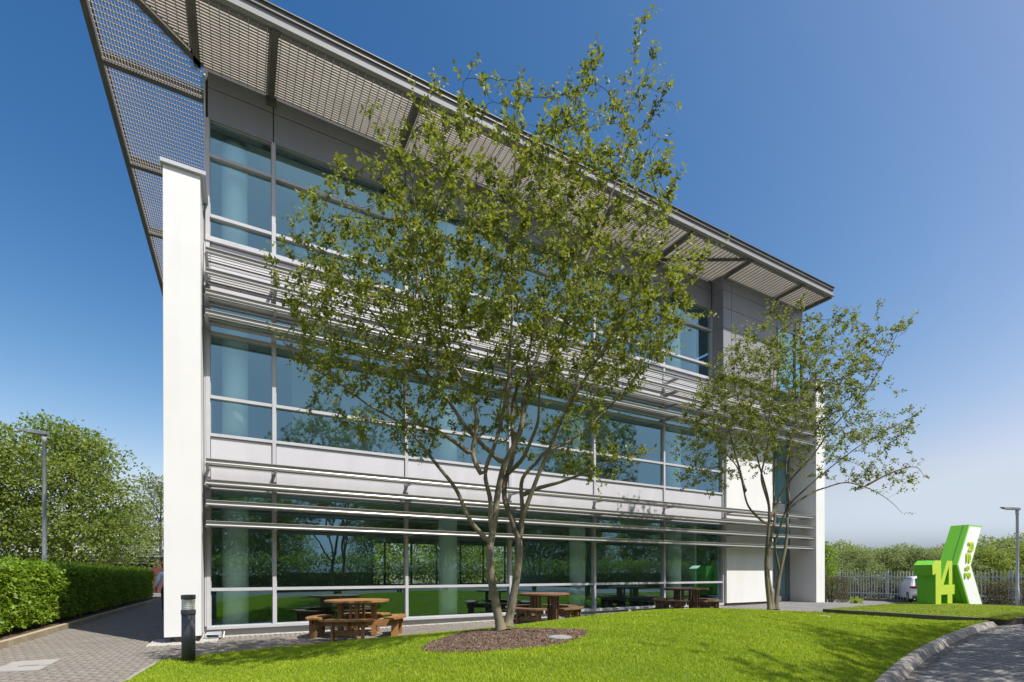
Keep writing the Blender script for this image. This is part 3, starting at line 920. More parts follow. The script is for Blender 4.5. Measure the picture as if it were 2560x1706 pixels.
# sunshades: four tiers of a lipped rail and three slats on each of two floors
SH = -0.68
def tier(ztop, x0, x1, nsl):
    m = MB()
    zb = ztop - 0.112
    m.box(x0, x1, SH - 0.015, SH + 0.05, ztop - 0.010, ztop)
    m.box(x0, x1, SH + 0.026, SH + 0.036, zb + 0.044, ztop - 0.010)
    # rounded nose
    prof = [(SH + 0.036, zb + 0.044), (SH + 0.004, zb + 0.044), (SH - 0.010, zb + 0.036), (SH - 0.016, zb + 0.022), (SH - 0.010, zb + 0.008), (SH + 0.004, zb), (SH + 0.036, zb)]
    n = len(prof)
    vs = [(x0, y, z) for y, z in prof] + [(x1, y, z) for y, z in prof]
    fs = [tuple(range(n - 1, -1, -1)), tuple(range(n, 2 * n))] + [(i, (i + 1) % n, n + (i + 1) % n, n + i) for i in range(n)]
    m.add(vs, fs)
    r = m.build('sunshade_rail', M['blade'], B)
    for i in range(nsl):
        # thin blades pitched square to the high sun
        y = SH + 0.098 + i * 0.112
        s = MB()
        s.bar((x0 + 0.02, y, zb + 0.062), (x1 - 0.02, y, zb + 0.062), 0.096, 0.016, up=(0, -0.53, 0.85))
        s.build('slat', M['blade'], r)
    for y in (-0.285, -0.175):
        s = MB()
        s.box(x0 + 0.02, x1 - 0.02, y - 0.014, y + 0.014, zb + 0.02, zb + 0.05)
        s.build('slat', M['blade'], r)
    return zb
SHX = XM[:6] + [16.76, 19.5, 21.5]
for zt in (3.765, 3.335, 2.905, 2.475, 8.11, 7.68, 7.25, 6.83):
    zb = tier(zt, -0.05, 21.56, 3)
    for x in SHX:
        m = MB()
        m.box(x - 0.032, x + 0.032, SH + 0.038, -0.032 if x < 16 else -0.15, zb - 0.012, zb + 0.004)
        m.box(x - 0.006, x + 0.006, SH + 0.038, -0.032 if x < 16 else -0.15, zb + 0.004, zb + 0.10)
        m.build('sunshade_bracket', M[FR], B)

# white rendered stair wall, door recess and the grey box above
zg = gzf(18)
m = MB(); m.box(16.79, 19.60, -0.13, 0.30, zg + 0.10, 8.70); m.build('wall', M['render'], B)
m = MB(); m.box(16.79, 19.58, -0.085, 0.30, zg - 0.1, zg + 0.098); m.build('fin_base', M['darkgap'], B)
m = MB(); m.box(19.60, 20.36, 0.33, 0.45, zg - 0.05, 8.70); m.build('wall', M['render'], B)
d = MB()
zd = gzf(21)
d.box(20.36, 20.44, 0.36, 0.46, zd, 8.6); d.box(21.50, 21.595, 0.36, 0.46, zd, 8.6)
d.box(20.442, 21.498, 0.37, 0.45, zd + 2.28, zd + 2.36)
for z in (4.4, 6.2, 8.5):
    d.box(20.442, 21.498, 0.37, 0.45, z, z + 0.08)
fr = d.build('door_frame', M['galv_dark'], B)
for z0, z1 in ((zd + 2.36, 4.4), (4.48, 6.2), (6.28, 8.5)):
    d = MB(); d.box(20.444, 21.496, 0.405, 0.415, z0, z1); d.build('pane', M['glass'], fr)
d = MB()
x0, x1 = 20.455, 21.485
d.box(x0, x0 + 0.11, 0.38, 0.44, zd + 0.02, zd + 2.27); d.box(x1 - 0.11, x1, 0.38, 0.44, zd + 0.02, zd + 2.27)
d.box(x0 + 0.112, x1 - 0.112, 0.38, 0.44, zd + 0.02, zd + 0.22); d.box(x0 + 0.112, x1 - 0.112, 0.38, 0.44, zd + 1.02, zd + 1.16)
d.box(x0 + 0.112, x1 - 0.112, 0.38, 0.44, zd + 2.16, zd + 2.27)
dr = d.build('door', M['galv_dark'], B)
for z0, z1 in ((zd + 0.22, zd + 1.02), (zd + 1.16, zd + 2.16)):
    d = MB(); d.box(x0 + 0.112, x1 - 0.112, 0.405, 0.415, z0, z1); d.build('pane', M['glass'], dr)
d = MB(); d.bar((x0 + 0.06, 0.335, zd + 0.9), (x0 + 0.06, 0.335, zd + 1.35), 0.03, 0.03); d.box(x0 + 0.05, x0 + 0.07, 0.335, 0.38, zd + 0.93, zd + 0.96); d.box(x0 + 0.05, x0 + 0.07, 0.335, 0.38, zd + 1.29, zd + 1.32)
d.build('handle', M['alloy'], dr)

UY = -0.50
zcl = [8.72, 9.70, 10.44, 11.185, 11.835, 12.325]
for z0, z1 in zip(zcl, zcl[1:]):
    for a, b in ((16.16, 16.60), (16.615, 19.37)):
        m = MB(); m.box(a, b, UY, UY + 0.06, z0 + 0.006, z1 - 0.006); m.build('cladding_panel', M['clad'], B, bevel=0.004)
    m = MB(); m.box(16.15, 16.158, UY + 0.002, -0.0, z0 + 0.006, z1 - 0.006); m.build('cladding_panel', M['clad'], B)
    if z0 > 11:
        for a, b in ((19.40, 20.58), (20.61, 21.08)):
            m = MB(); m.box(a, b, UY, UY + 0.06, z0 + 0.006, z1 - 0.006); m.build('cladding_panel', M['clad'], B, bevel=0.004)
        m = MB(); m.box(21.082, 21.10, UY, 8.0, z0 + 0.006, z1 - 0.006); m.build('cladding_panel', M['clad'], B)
m = MB(); m.box(16.161, 19.38, UY + 0.062, 0.10, 8.72, 12.62); m.box(19.381, 21.07, UY + 0.062, 0.10, 11.19, 12.62); m.build('cladding_core', M['darkgap'], B)
m = MB()
for x in (19.385, 20.595, 21.085):
    m.box(x - 0.02, x + 0.02, UY - 0.03, UY + 0.09, 8.72, 11.19)
m.box(19.406, 21.064, UY - 0.02, UY + 0.09, 8.70, 8.76)
wd = m.build('window', M['galv_dark'], B)
for a, b in ((19.406, 20.574), (20.616, 21.064)):
    m = MB(); m.box(a, b, UY + 0.03, UY + 0.036, 8.77, 11.18); m.build('pane', M['glass'], wd)
m = MB(); m.box(21.09, 21.096, UY + 0.1, 6.0, 8.77, 11.18); m.build('pane', M['glass'], wd)
m = MB(); m.box(21.00, 21.07, 0.5, 15.9, 0.0, 8.7); m.build('wall', M['render'], B)

# oversailing roof: slab, steel beams, fascia channels and the open grille
RX0, RX1, RY0, RY1, RZ = -2.08, 21.23, -1.72, 16.0, 12.33
m = MB(); m.box(-0.10, 21.08, 0.31, 15.9, 12.42, 12.60); m.build('roof', M['deck'], B)
def fascia(a, b, nrm, mat='fascia'):
    """lipped channel along a-b; nrm points outwards"""
    m = MB()
    a, b, nrm = Vector((*a, 0)), Vector((*b, 0)), Vector((*nrm, 0))
    for o, t, z0, z1 in ((0.0, 0.022, RZ + 0.012, RZ + 0.236), (0.02, 0.11, RZ - 0.006, RZ + 0.010)):
        p, q = a + nrm * o, b + nrm * o
        m.bar((p.x, p.y, (z0 + z1) / 2), (q.x, q.y, (z0 + z1) / 2), t, z1 - z0)
    m.build('fascia', M[mat], B)
    m = MB()
    for o, t, z0, z1 in ((0.02, 0.07, RZ + 0.238, RZ + 0.328), (0.03, 0.13, RZ + 0.330, RZ + 0.346)):
        p, q = a + nrm * o, b + nrm * o
        m.bar((p.x, p.y, (z0 + z1) / 2), (q.x, q.y, (z0 + z1) / 2), t, z1 - z0)
    m.build('gutter', M['soffit_beam'], B)
fascia((RX0 + 0.06, RY0 + 0.06), (RX1 - 0.06, RY0 + 0.06), (0, -1))
fascia((RX0 + 0.06, RY0 + 0.10), (RX0 + 0.06, RY1), (-1, 0), 'soffit_beam')
fascia((RX1 - 0.06, RY0 + 0.10), (RX1 - 0.06, 0.3), (1, 0))
BX = [-0.22, 1.21, 4.22, 7.3, 10.38, 13.33, 16.28, 19.31, 21.12]
def beam(a, b, name='soffit_beam', w=0.13, d=0.20):
    m = MB()
    a, b = Vector(a), Vector(b)
    m.bar((a.x, a.y, RZ - 0.035), (b.x, b.y, RZ - 0.035), w, 0.018)
    m.bar((a.x, a.y, RZ + 0.07), (b.x, b.y, RZ + 0.07), 0.014, 0.19)
    m.bar((a.x, a.y, RZ + 0.174), (b.x, b.y, RZ + 0.174), w, 0.016)
    return m.build(name, M['soffit_beam'], B)
for x in BX:
    beam((x, RY0 + 0.09), (x, -0.02 if x < 16 else UY - 0.01))
    if 0 < x < 16:
        m = MB(); m.box(x - 0.11, x + 0.11, -0.022, -0.002, RZ - 0.20, RZ + 0.02); m.build('beam_plate', M['soffit_beam'], B)
BYL = [0.8, 3.82, 6.85, 9.9, 12.95, 15.85]
for y in BYL:
    bmo = beam((RX0 + 0.09, y), (-0.12, y))
beam((RX0 + 0.12, RY0 + 0.12), (-0.14, -0.10), 'soffit_brace')
beam((13.42, -0.08), (16.18, RY0 + 0.12), 'soffit_brace', 0.10)

SP, SHH, ST = 0.064, 0.130, 0.0045
diag = lambda y: RX0 + 0.12 + (y - (RY0 + 0.12)) * (1.92 / 1.50)
def panel_front(a, b):
    m = MB()
    ys = np.arange(RY0 + 0.12, -0.004, SP)
    for y in ys:
        x0, x1 = a, b
        if a < -0.3:
            x0 = max(a, diag(y) + 0.05)
            if x0 > b - 0.02:
                continue
        if a > 16 and y > UY - 0.004:
            continue
        m.box(x0, x1, y, y + ST, RZ, RZ + SHH)
    for x in np.arange(a + 0.085, b, 0.168):
        y0 = RY0 + 0.12
        y1 = -0.03
        if a < -0.3:
            y1 = min(-0.03, RY0 + 0.12 + (x - RX0 - 0.12) * (1.50 / 1.92) - 0.04)
        if a > 16:
            y1 = UY - 0.03
        if y1 > y0 + 0.05:
            m.box(x - 0.006, x + 0.006, y0, y1, RZ - 0.002, RZ + 0.03)
    m.build('soffit_grille', M['grille'], B, kind='stuff')
XB = [RX0 + 0.12] + BX
for a, b in zip(XB, XB[1:]):
    panel_front(a + 0.03, b - 0.03)
def panel_left(a, b, first):
    m = MB()
    for x in np.arange(RX0 + 0.12, -0.12, 0.054):
        y0 = a
        if first:
            y0 = RY0 + 0.12 + (x - RX0 - 0.12) * (1.50 / 1.92) + 0.05
        if y0 < b - 0.03:
            m.box(x, x + ST, y0, b, RZ, RZ + 0.065)
    for y in np.arange((RY0 + 0.25) if first else a + 0.065, b, 0.13):
        x1 = -0.12
        if first:
            x1 = min(-0.12, diag(y) - 0.05)
        if x1 > RX0 + 0.2:
            m.box(RX0 + 0.12, x1, y - 0.010, y + 0.010, RZ + 0.003, RZ + 0.018)
    m.build('soffit_grille', M['grille'], B, kind='stuff')
yy = [RY0 + 0.12] + BYL
for k, (a, b) in enumerate(zip(yy, yy[1:])):
    panel_left(a + 0.03, b - 0.03, k == 0)

# inside: floor slabs, ceilings, round columns, core walls, partitions added for brightness
for z0, z1, nm in ((0.04, 0.12, 'floor'), (3.98, 4.34, 'floor'), (8.22, 8.58, 'floor')):
    m = MB(); m.box(-0.05, 21.0, 0.22, 15.6, z0, z1); m.build(nm, M['carpet'], B)
for z in (3.42, 7.55, 11.55):
    m = MB(); m.box(-0.05, 16.75, 0.225, 15.6, z, z + 0.05); m.build('ceiling', M['ceiling'], B)
    
for x in (0.47, 5.75, 10.3, 14.75):
    for z0, z1 in ((0.122, 3.415), (4.342, 7.545), (8.582, 11.545)):
        m = MB(); m.cyl(x, 0.60, z0, z1, 0.265, 28); o = m.build('column', M['column'], B)
        o.data.polygons.foreach_set('use_smooth', [len(p.vertices) == 4 for p in o.data.polygons])
for z0, z1 in ((0.122, 3.41), (4.342, 7.54), (8.582, 11.54)):
    m = MB(); m.box(-0.04, 5.2, 7.2, 7.3, z0, z1) if z0 < 4 else m.box(1.9, 12.5, 2.0 if z0 > 8 else 3.2, 2.1 if z0 > 8 else 3.3, z0, z1); m.box(16.0, 16.1, 0.7, 15.0, z0, z1); m.build('inner_wall', M['inner_wall'], B)  # near partition upstairs is added to brighten the view through the glass
    m = MB()
    m.box(-0.05, 21, 15.45, 15.6, z0, z0 + 0.7); m.box(-0.05, 21, 15.45, 15.6, z1 - 0.25, z1)
    for x in np.arange(0, 21.1, 1.55):
        m.box(x - 0.06, x + 0.06, 15.40, 15.449, z0, z1)
    m.build('rear_frame', M['frame'], B)
    if z0 > 4:
        m = MB(); m.box(-0.04, 16, 9.0, 9.1, z0, z1); m.build('inner_wall', M['inner_wall'], B)
for z in (7.545, 11.545):
    for x in (2.8, 5.9, 9.0, 12.1, 15.1):
        for y in (2.4, 5.0):
            m = MB(); m.box(x - 0.3, x + 0.3, y - 0.3, y + 0.3, z - 0.02, z - 0.002); m.build('ceiling_panel', M['sign_white'], B)

# ------------------------------------------------------------------ picnic tables
def arc_seat(r0, r1, a0, a1, z0, z1, n=10):
    pts = [(r1 * math.cos(a0 + (a1 - a0) * i / n), r1 * math.sin(a0 + (a1 - a0) * i / n)) for i in range(n + 1)]
    pts += [(r0 * math.cos(a1 - (a1 - a0) * i / n), r0 * math.sin(a1 - (a1 - a0) * i / n)) for i in range(n + 1)]
    return pts

def table_parts(t, mat, seed):
    rr = random.Random(seed)
    R, zt = 0.685, 0.80
    # round top of boards
    nb = 9
    bw = 2 * R / nb
    for k in range(nb):
        y0, y1 = -R + k * bw + 0.003, -R + (k + 1) * bw - 0.003
        pts = []
        ys = [y0 + (y1 - y0) * i / 6 for i in range(7)]
        pts += [(math.sqrt(max(R * R - y * y, 0.0004)), y) for y in ys]
        pts += [(-math.sqrt(max(R * R - y * y, 0.0004)), y) for y in reversed(ys)]
        m = MB(); m.tint = rr.random() + 0.01
        dz = rr.uniform(-0.002, 0.002)
        m.prism(pts, zt - 0.038 + dz, zt + dz)
        m.build('table_board', mat, t)
    for x in (-0.33, 0.33):
        m = MB(); m.tint = 0.3
        m.box(x - 0.045, x + 0.045, -0.56, 0.56, zt - 0.078, zt - 0.042)
        m.build('batten', mat, t)
    # four double posts under the top, crossed bearers at seat height
    for q in range(4):
        a = q * math.pi / 2
        c, s = math.cos(a), math.sin(a)
        P = lambda x, y, z: (x * c - y * s, x * s + y * c, z)
        m = MB(); m.tint = rr.random() + 0.01
        m.bar(P(0.36, 0.058, 0.02), P(0.36, 0.058, zt - 0.08), 0.095, 0.045, up=P(0, 1, 0))
        m.bar(P(0.36, -0.058, 0.02), P(0.36, -0.058, zt - 0.08), 0.095, 0.045, up=P(0, 1, 0))
        m.build('post', mat, t)
        m = MB(); m.tint = rr.random() + 0.01
        dz = 0.0 if q % 2 == 0 else -0.002
        m.bar(P(0.10, 0.012, 0.30 + dz), P(1.0, 0.012, 0.30 + dz), 0.042, 0.14)
        m.build('bearer', mat, t)
        for y in (0.083,):
            b = MB()
            for z in (0.27, 0.34):
                b.ring_tube([P(0.36, 0.082, z), P(0.36, 0.09, z)], [0.012, 0.012], 8)
            b.build('bolt', M['bolt'], t)
        # curved seat of two boards on two legs with a stretcher
        half = RAD(33)
        for r0, r1 in ((0.755, 0.90), (0.906, 1.06)):
            m = MB(); m.tint = rr.random() + 0.01
            m.prism([P(x, y, 0)[:2] for x, y in arc_seat(r0, r1, -half, half, 0, 0)], 0.402, 0.44)
            m.build('seat_board', mat, t)
        for sgn in (-1, 1):
            m = MB(); m.tint = rr.random() + 0.01
            m.bar(P(0.86, sgn * 0.30, 0.0), P(0.86, sgn * 0.30, 0.40), 0.15, 0.045, up=P(0, 1, 0))
            m.build('leg', mat, t)
        m = MB(); m.tint = rr.random() + 0.01
        m.bar(P(0.83, -0.276, 0.16), P(0.83, 0.276, 0.16), 0.04, 0.10)
        m.build('stretcher', mat, t)
        m = MB(); m.tint = rr.random() + 0.01
        m.bar(P(0.88, -0.40, 0.355), P(0.88, 0.40, 0.355), 0.045, 0.09)
        m.build('seat_support', mat, t)
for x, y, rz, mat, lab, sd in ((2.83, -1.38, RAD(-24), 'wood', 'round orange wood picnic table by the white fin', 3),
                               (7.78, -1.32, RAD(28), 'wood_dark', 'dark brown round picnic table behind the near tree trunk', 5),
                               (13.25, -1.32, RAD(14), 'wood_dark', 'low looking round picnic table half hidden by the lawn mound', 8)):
    t = empty('picnic_table', (x, y, gzf(x)), lab, 'picnic table', 'round picnic tables along the facade', rz=rz)
    table_parts(t, M[mat], sd)

# ------------------------------------------------------------------ bollard, floodlight, stone
t = empty('bollard', (-0.138, -3.47, float(zl(-0.138, -3.47)) - 0.01), 'dark bollard light standing in the lawn corner', 'bollard')
m = MB(); m.lathe(0, 0, [(0.092, 0), (0.092, 0.73)], 28); o = m.build('post', M['bollard'], t, smooth=False)
m = MB(); m.lathe(0, 0, [(0.097, 0.73), (0.099, 0.74), (0.099, 0.80), (0.094, 0.806)], 28); m.build('collar', M['bollard'], t)
m = MB()
prof = []
for i in range(6):
    z = 0.808 + i * 0.026
    prof += [(0.088, z), (0.091, z + 0.004), (0.091, z + 0.017), (0.084, z + 0.022)]
m.lathe(0, 0, prof, 28); m.build('lens', M['lens'], t)
m = MB(); m.lathe(0, 0, [(0.093, 0.966), (0.097, 0.972), (0.097, 1.03), (0.092, 1.038), (0.001, 1.04)], 28); m.build('cap', M['bollard'], t)
for pname in ('post', 'collar', 'lens', 'cap'):
    for ch in t.children:
        if ch.name.startswith(pname):
            ch.data.polygons.foreach_set('use_smooth', [len(p.vertices) == 4 for p in ch.data.polygons])

t = empty('floodlight', (0.06, -0.32, 0.0), 'small grey floodlight lying in the gravel beside the white fin', 'floodlight')
m = MB(); m.add([(-.17, -.12, .02), (.15, -.14, .02), (.17, .12, .03), (-.15, .13, .03), (-.16, -.1, .11), (.13, -.12, .10), (.15, .1, .14), (-.13, .11, .14)],
                [(3, 2, 1, 0), (4, 5, 6, 7), (0, 1, 5, 4), (1, 2, 6, 5), (2, 3, 7, 6), (3, 0, 4, 7)])
m.build('body', M['galv'], t, bevel=0.012)
m = MB(); m.add([(-.12, -.118, .04), (.10, -.136, .04), (.10, -.126, .09), (-.12, -.108, .095)], [(0, 1, 2, 3)]); m.build('lamp_window', M['car_glass'], t)
m = MB(); m.bar((0.19, -0.12, 0.0), (0.2, 0.1, 0.12), 0.02, 0.04); m.build('bracket', M['lens'], t)

bm = bmesh.new(); bmesh.ops.create_icosphere(bm, subdivisions=2, radius=0.06)
for v in bm.verts: v.co *= 1 + random.uniform(-0.08, 0.08)
me = bpy.data.meshes.new('stone'); bm.to_mesh(me); bm.free()
o = link_mesh('stone', me, M['lens'], label='lone pale rounded stone on the gravel before the middle windows', cat='stone', smooth=True)
o.location = (11.75, -0.30, gzf(11.75) + 0.05)

# ------------------------------------------------------------------ signs
def text_mesh(body, size, ext=0.01, off=0.0):
    cu = bpy.data.curves.new('text', 'FONT')
    cu.body = body; cu.size = size; cu.extrude = ext; cu.offset = off
    cu.align_x = 'CENTER'; cu.align_y = 'CENTER'; cu.resolution_u = 4
    o = bpy.data.objects.new('text_tmp', cu); COL.objects.link(o)
    dg = bpy.context.evaluated_depsgraph_get()
    me = bpy.data.meshes.new_from_object(o.evaluated_get(dg))
    bpy.data.objects.remove(o); bpy.data.curves.remove(cu)
    me.materials.clear()
    return me

YS = -5.0
zb = float(zi(21.6, YS)) + 0.05
t = empty('number_sign', (21.0, YS, zb - 0.05), 'lime green number 14 block sign standing on the island', 'number sign')
H = 1.50
def poly_block(name, polys, y0, y1, front, side, par, ox):
    m = MB()
    nf = []
    for poly in polys:
        m.prism_xz(poly, y0, y1)
    o = m.build(name, [side, front], par)
    for p in o.data.polygons:
        if p.normal.y < -0.9:
            p.material_index = 1
    return o
one = [(0.13, 0), (0.52, 0), (0.52, H), (0.13, H), (-0.16, H - 0.14), (-0.10, H - 0.50), (0.13, H - 0.42)]
one = [(0.0, 0), (0.41, 0), (0.41, H), (0.02, H), (-0.24, H - 0.15), (-0.21, H - 0.50), (0.0, H - 0.44)]
o = poly_block('numeral', [one], 0.0, 0.52, M['sign_lime'], M['sign_dark'], t, 0)
# the 4: stem, crossbar, slanting arm and a foot
four = [[(0.93, 0), (1.30, 0), (1.30, 0.335), (0.93, 0.335)],
        [(0.415, 0.337), (1.48, 0.337), (1.48, 0.67), (0.415, 0.67)],
        [(1.03, 0.672), (1.30, 0.672), (1.30, H), (1.03, H)],
        [(0.415, 0.672), (0.62, 0.672), (1.028, 1.30), (1.028, H), (0.90, H), (0.415, 0.78)]]
o = poly_block('numeral', four, 0.012, 0.50, M['sign_lime'], M['sign_dark'], t, 0)
m = MB(); m.box(-0.0 + 0.05, 1.25, 0.10, 0.44, -0.09, -0.002); m.build('base', M['darkgap'], t)

YK = -4.72
zk = float(zi(24.8, YK)) + 0.12
t = empty('chevron_sign', (24.5, YK, zk - 0.12), 'tall green chevron sign with white face lettered 20 10 café', 'sign')
K0 = [(0.02, 0.0), (1.24, 0.0), (0.16, 1.56), (1.22, 3.08), (0.02, 3.08), (-1.08, 1.56)]
K0 = [(0.0, 0.0), (1.23, 0.0), (0.17, 1.56), (1.20, 3.08), (0.0, 3.08), (-1.05, 1.56)]
o = poly_block('body', [[K0[0], K0[1], K0[2], K0[5]], [K0[5], K0[2], K0[3], K0[4]]], 0.0, 0.54, M['sign_mid'], M['sign_dark'], t, 0)
def inset(p, d):
    c = Vector((0.0, 0.0))
    n = len(p); r = []
    for i in range(n):
        a, b, cc = Vector(p[i - 1]), Vector(p[i]), Vector(p[(i + 1) % n])
        e1, e2 = (b - a).normalized(), (cc - b).normalized()
        n1, n2 = Vector((-e1.y, e1.x)), Vector((-e2.y, e2.x))
        bis = (n1 + n2); bis /= max(bis.dot(n1), 0.25)
        r.append(tuple(b + bis * d))
    return r
ki = inset(K0, 0.065)
m = MB()
for q in ([ki[0], ki[1], ki[2], ki[5]], [ki[5], ki[2], ki[3], ki[4]]):
    m.prism_xz(q, -0.012, -0.001)
face = m.build('face', M['sign_white'], t)
m = MB(); m.bar((-0.0022, 0.16, 3.08), (-1.0522, 0.16, 1.56), 0.010, 0.010); m.bar((-1.0522, 0.16, 1.56), (-0.0022, 0.16, 0.0), 0.010, 0.010); m.build('seam', M['darkgap'], t)
m = MB(); m.box(0.12, 1.05, 0.08, 0.5, -0.13, -0.002); m.build('base', M['plinth'], t)
for body, sx, z, size, off in (('20', 0.05, 2.24, 0.46, 0.018), ('10', -0.20, 1.81, 0.46, 0.018), ('café', -0.27, 1.45, 0.24, 0.002), ('D·10', -0.25, 1.17, 0.25, 0.014)):
    me = text_mesh(body, size, 0.022, off)
    o = link_mesh('lettering', me, M['letter'], face)
    o.rotation_euler = (math.pi / 2, 0, 0)
    o.location = (sx, -0.034, z)

# ------------------------------------------------------------------ white car beyond the 14 sign
def car():
    cx, cy, cz = 33.45, -0.20, gzf(33.3)
    t = empty('parked_car', (cx, cy, cz), 'white hatchback parked by the fence, seen from behind', 'car', rz=RAD(33))
    # length along +x (front), rear at x=0; width along y
    prof = [(0.00, .42), (-.06, .55), (-.04, .80), (0.06, .95), (0.32, 1.36), (0.50, 1.455), (1.2, 1.49), (1.9, 1.46), (2.75, 1.02), (3.75, .88), (4.12, .70), (4.18, .45), (4.10, .26), (0.06, .26)]
    n = len(prof)
    secs = [(-0.885, 0.90), (-0.80, 0.975), (-0.45, 1.0), (0.45, 1.0), (0.80, 0.975), (0.885, 0.90)]
    vs = []
    for y, s in secs:
        for x, z in prof:
            up = max(0.0, (z - 0.92) / 0.57)
            yy = y * (1 - 0.20 * up)
            vs.append((2.05 + (x - 2.05) * (1 - (1 - s) * 0.35), yy, 0.26 + (z - 0.26) * (1 - (1 - s) * 0.35)))
    fs = []
    k = len(secs)
    for i in range(k - 1):
        for j in range(n):
            fs.append((i * n + j, i * n + (j + 1) % n, (i + 1) * n + (j + 1) % n, (i + 1) * n + j))
    fs += [tuple(range(n - 1, -1, -1)), tuple((k - 1) * n + j for j in range(n))]
    m = MB(); m.add(vs, fs)
    body = m.build('body', M['car'], t, smooth=False)
    b2 = bmesh.new(); b2.from_mesh(body.data); bmesh.ops.recalc_face_normals(b2, faces=b2.faces[:]); b2.to_mesh(body.data); b2.free()
    m = MB(); m.add([(0.045, -.64, .985), (0.045, .64, .985), (0.335, .555, 1.375), (0.335, -.555, 1.375)], [(3, 2, 1, 0)]); m.f[0] = m.f[0]
    m = MB()
    m.bar((0.055, 0, .985), (0.335, 0, 1.375), 1.24, 0.02, up=(-0.8, 0, 0.57)); m.build('rear_window', M['car_glass'], t)
    for s in (-1, 1):
        m = MB(); m.add([(.55, s * .775, 1.0), (2.5, s * .80, 1.0), (1.85, s * .735, 1.38), (.62, s * .735, 1.38)], [(0, 1, 2, 3) if s < 0 else (3, 2, 1, 0)])
        m.build('side_window', M['car_glass'], t)
        m = MB(); m.box(-.03, .22, s * .875 - .012, s * .875 + .012, .82, .95); m.box(-.055, .05, s * .70 - .18, s * .70 + .18, .82, .95); m.build('tail_light', M['taillight'], t, bevel=0.01)
        for x in (0.72, 3.35):
            m = MB(); m.ring_tube([(x, s * .70, .31), (x, s * .895, .31)], [.315, .315], 24); w = m.build('wheel', M['rubber'], t)
            m = MB(); m.ring_tube([(x, s * .893, .31), (x, s * .902, .31)], [.20, .20], 16); m.build('rim', M['alloy'], w)
    m = MB(); m.box(-.085, .10, -.80, .80, .26, .42); m.build('bumper', M['trim'], t, bevel=0.02)
    m = MB(); m.box(-.070, -.052, -.26, .26, .52, .63); m.build('number_plate', M['plate_yellow'], t)
    return t
car()

# ------------------------------------------------------------------ lamp posts
def lamp(loc, h, r, head_dir, label, head_len=0.75, mat='galv'):
    t = empty('lamp_post', loc, label, 'lamp post')
    m = MB(); m.ring_tube([(0, 0, -0.1), (0, 0, 0.9), (0, 0, 0.95), (0, 0, h - 0.3), (0, 0, h - 0.29), (0, 0, h - 0.02)], [r * 1.35, r * 1.35, r, r * 0.82, r * 1.05, r * 1.05], 14)
    o = m.build('post', M[mat], t); o.data.polygons.foreach_set('use_smooth', [len(p.vertices) == 4 for p in o.data.polygons])
    d = Vector(head_dir).normalized()
    s = Vector((-d.y, d.x, 0))
    m = MB()
    L = head_len
    st = [(-0.10, 0.09, -0.05, 0.05), (0.05, 0.10, -0.06, 0.055), (0.42 * L, 0.12, -0.05, 0.06), (0.43 * L, 0.15, -0.055, 0.045), (0.8 * L, 0.14, -0.02, 0.05), (L, 0.03, 0.035, 0.055)]
    vs = []
    for u, w, a, b in st:
        c = d * u + Vector((0, 0, h + 0.11 * u))
        vs += [c - s * w + Vector((0, 0, a)), c + s * w + Vector((0, 0, a)), c + s * w * 0.8 + Vector((0, 0, b)), c - s * w * 0.8 + Vector((0, 0, b))]
    fs = [(3, 2, 1, 0)] + [(i * 4 + j, i * 4 + (j + 1) % 4, i * 4 + 4 + (j + 1) % 4, i * 4 + 4 + j) for i in range(len(st) - 1) for j in range(4)] + [tuple(len(st) * 4 - 4 + j for j in range(4))]
    m.add(vs, fs)
    m.build('lamp_head', M['galv_dark'], t, bevel=0.008)
    return t
lamp((-5.03, 8.83, 0), 6.0, 0.062, (-0.9, 0.42, 0), 'tall grey street lamp rising behind the hedge', 0.86)
lamp((32.82, -3.76, gzf(33)), 4.70, 0.062, (-0.55, 0.75, 0), 'slim grey street lamp before the palisade fence', 0.62)
lamp((-14.2, 34.0, 0), 4.95, 0.06, (-0.9, 0.3, 0), 'small pale lamp post in the far car park', 0.5)

# ------------------------------------------------------------------ palisade fence
fx = 34.95
t = empty('palisade_fence', (fx, 0, gzf(fx)), 'grey galvanised palisade fence in front of the scrub', 'fence')
pm = None
ys = np.arange(-12.0, 13.0, 0.152)
for i, y in enumerate(ys):
    if pm is None:
        m = MB()
        w2, h = 0.025, 1.78
        prof = [(-0.012, -w2), (0.0, -w2 * .35), (0.006, 0.0), (0.0, w2 * .35), (-0.012, w2)]
        vs, fs = [], []
        for z, sc in ((0.06, 1), (h - 0.09, 1), (h, 0.12)):
            vs += [(-a * 1.0, b * sc, z) for a, b in prof] + [(-a + 0.004, b * sc, z) for a, b in prof]
        for k in range(2):
            o0 = k * 10
            for j in range(4):
                fs.append((o0 + j, o0 + j + 1, o0 + 10 + j + 1, o0 + 10 + j))
                fs.append((o0 + 5 + j + 1, o0 + 5 + j, o0 + 15 + j, o0 + 15 + j + 1))
        m.add(vs, fs)
        pm = m.mesh('pale'); pm.materials.append(M['galv'])
    o = bpy.data.objects.new('pale', pm); COL.objects.link(o); o.parent = t
    o.location = (-0.05, y, 0); o.rotation_euler = (0, 0, random.gauss(0, 0.03))
for z in (0.42, 1.45):
    m = MB(); m.bar((0, -12, z), (0, 13, z), 0.05, 0.06); m.build('rail', M['galv'], t)
for y in np.arange(-11.2, 13, 2.75):
    m = MB(); m.box(0.03, 0.13, y - 0.05, y + 0.05, 0, 1.80); m.build('fence_post', M['galv'], t)

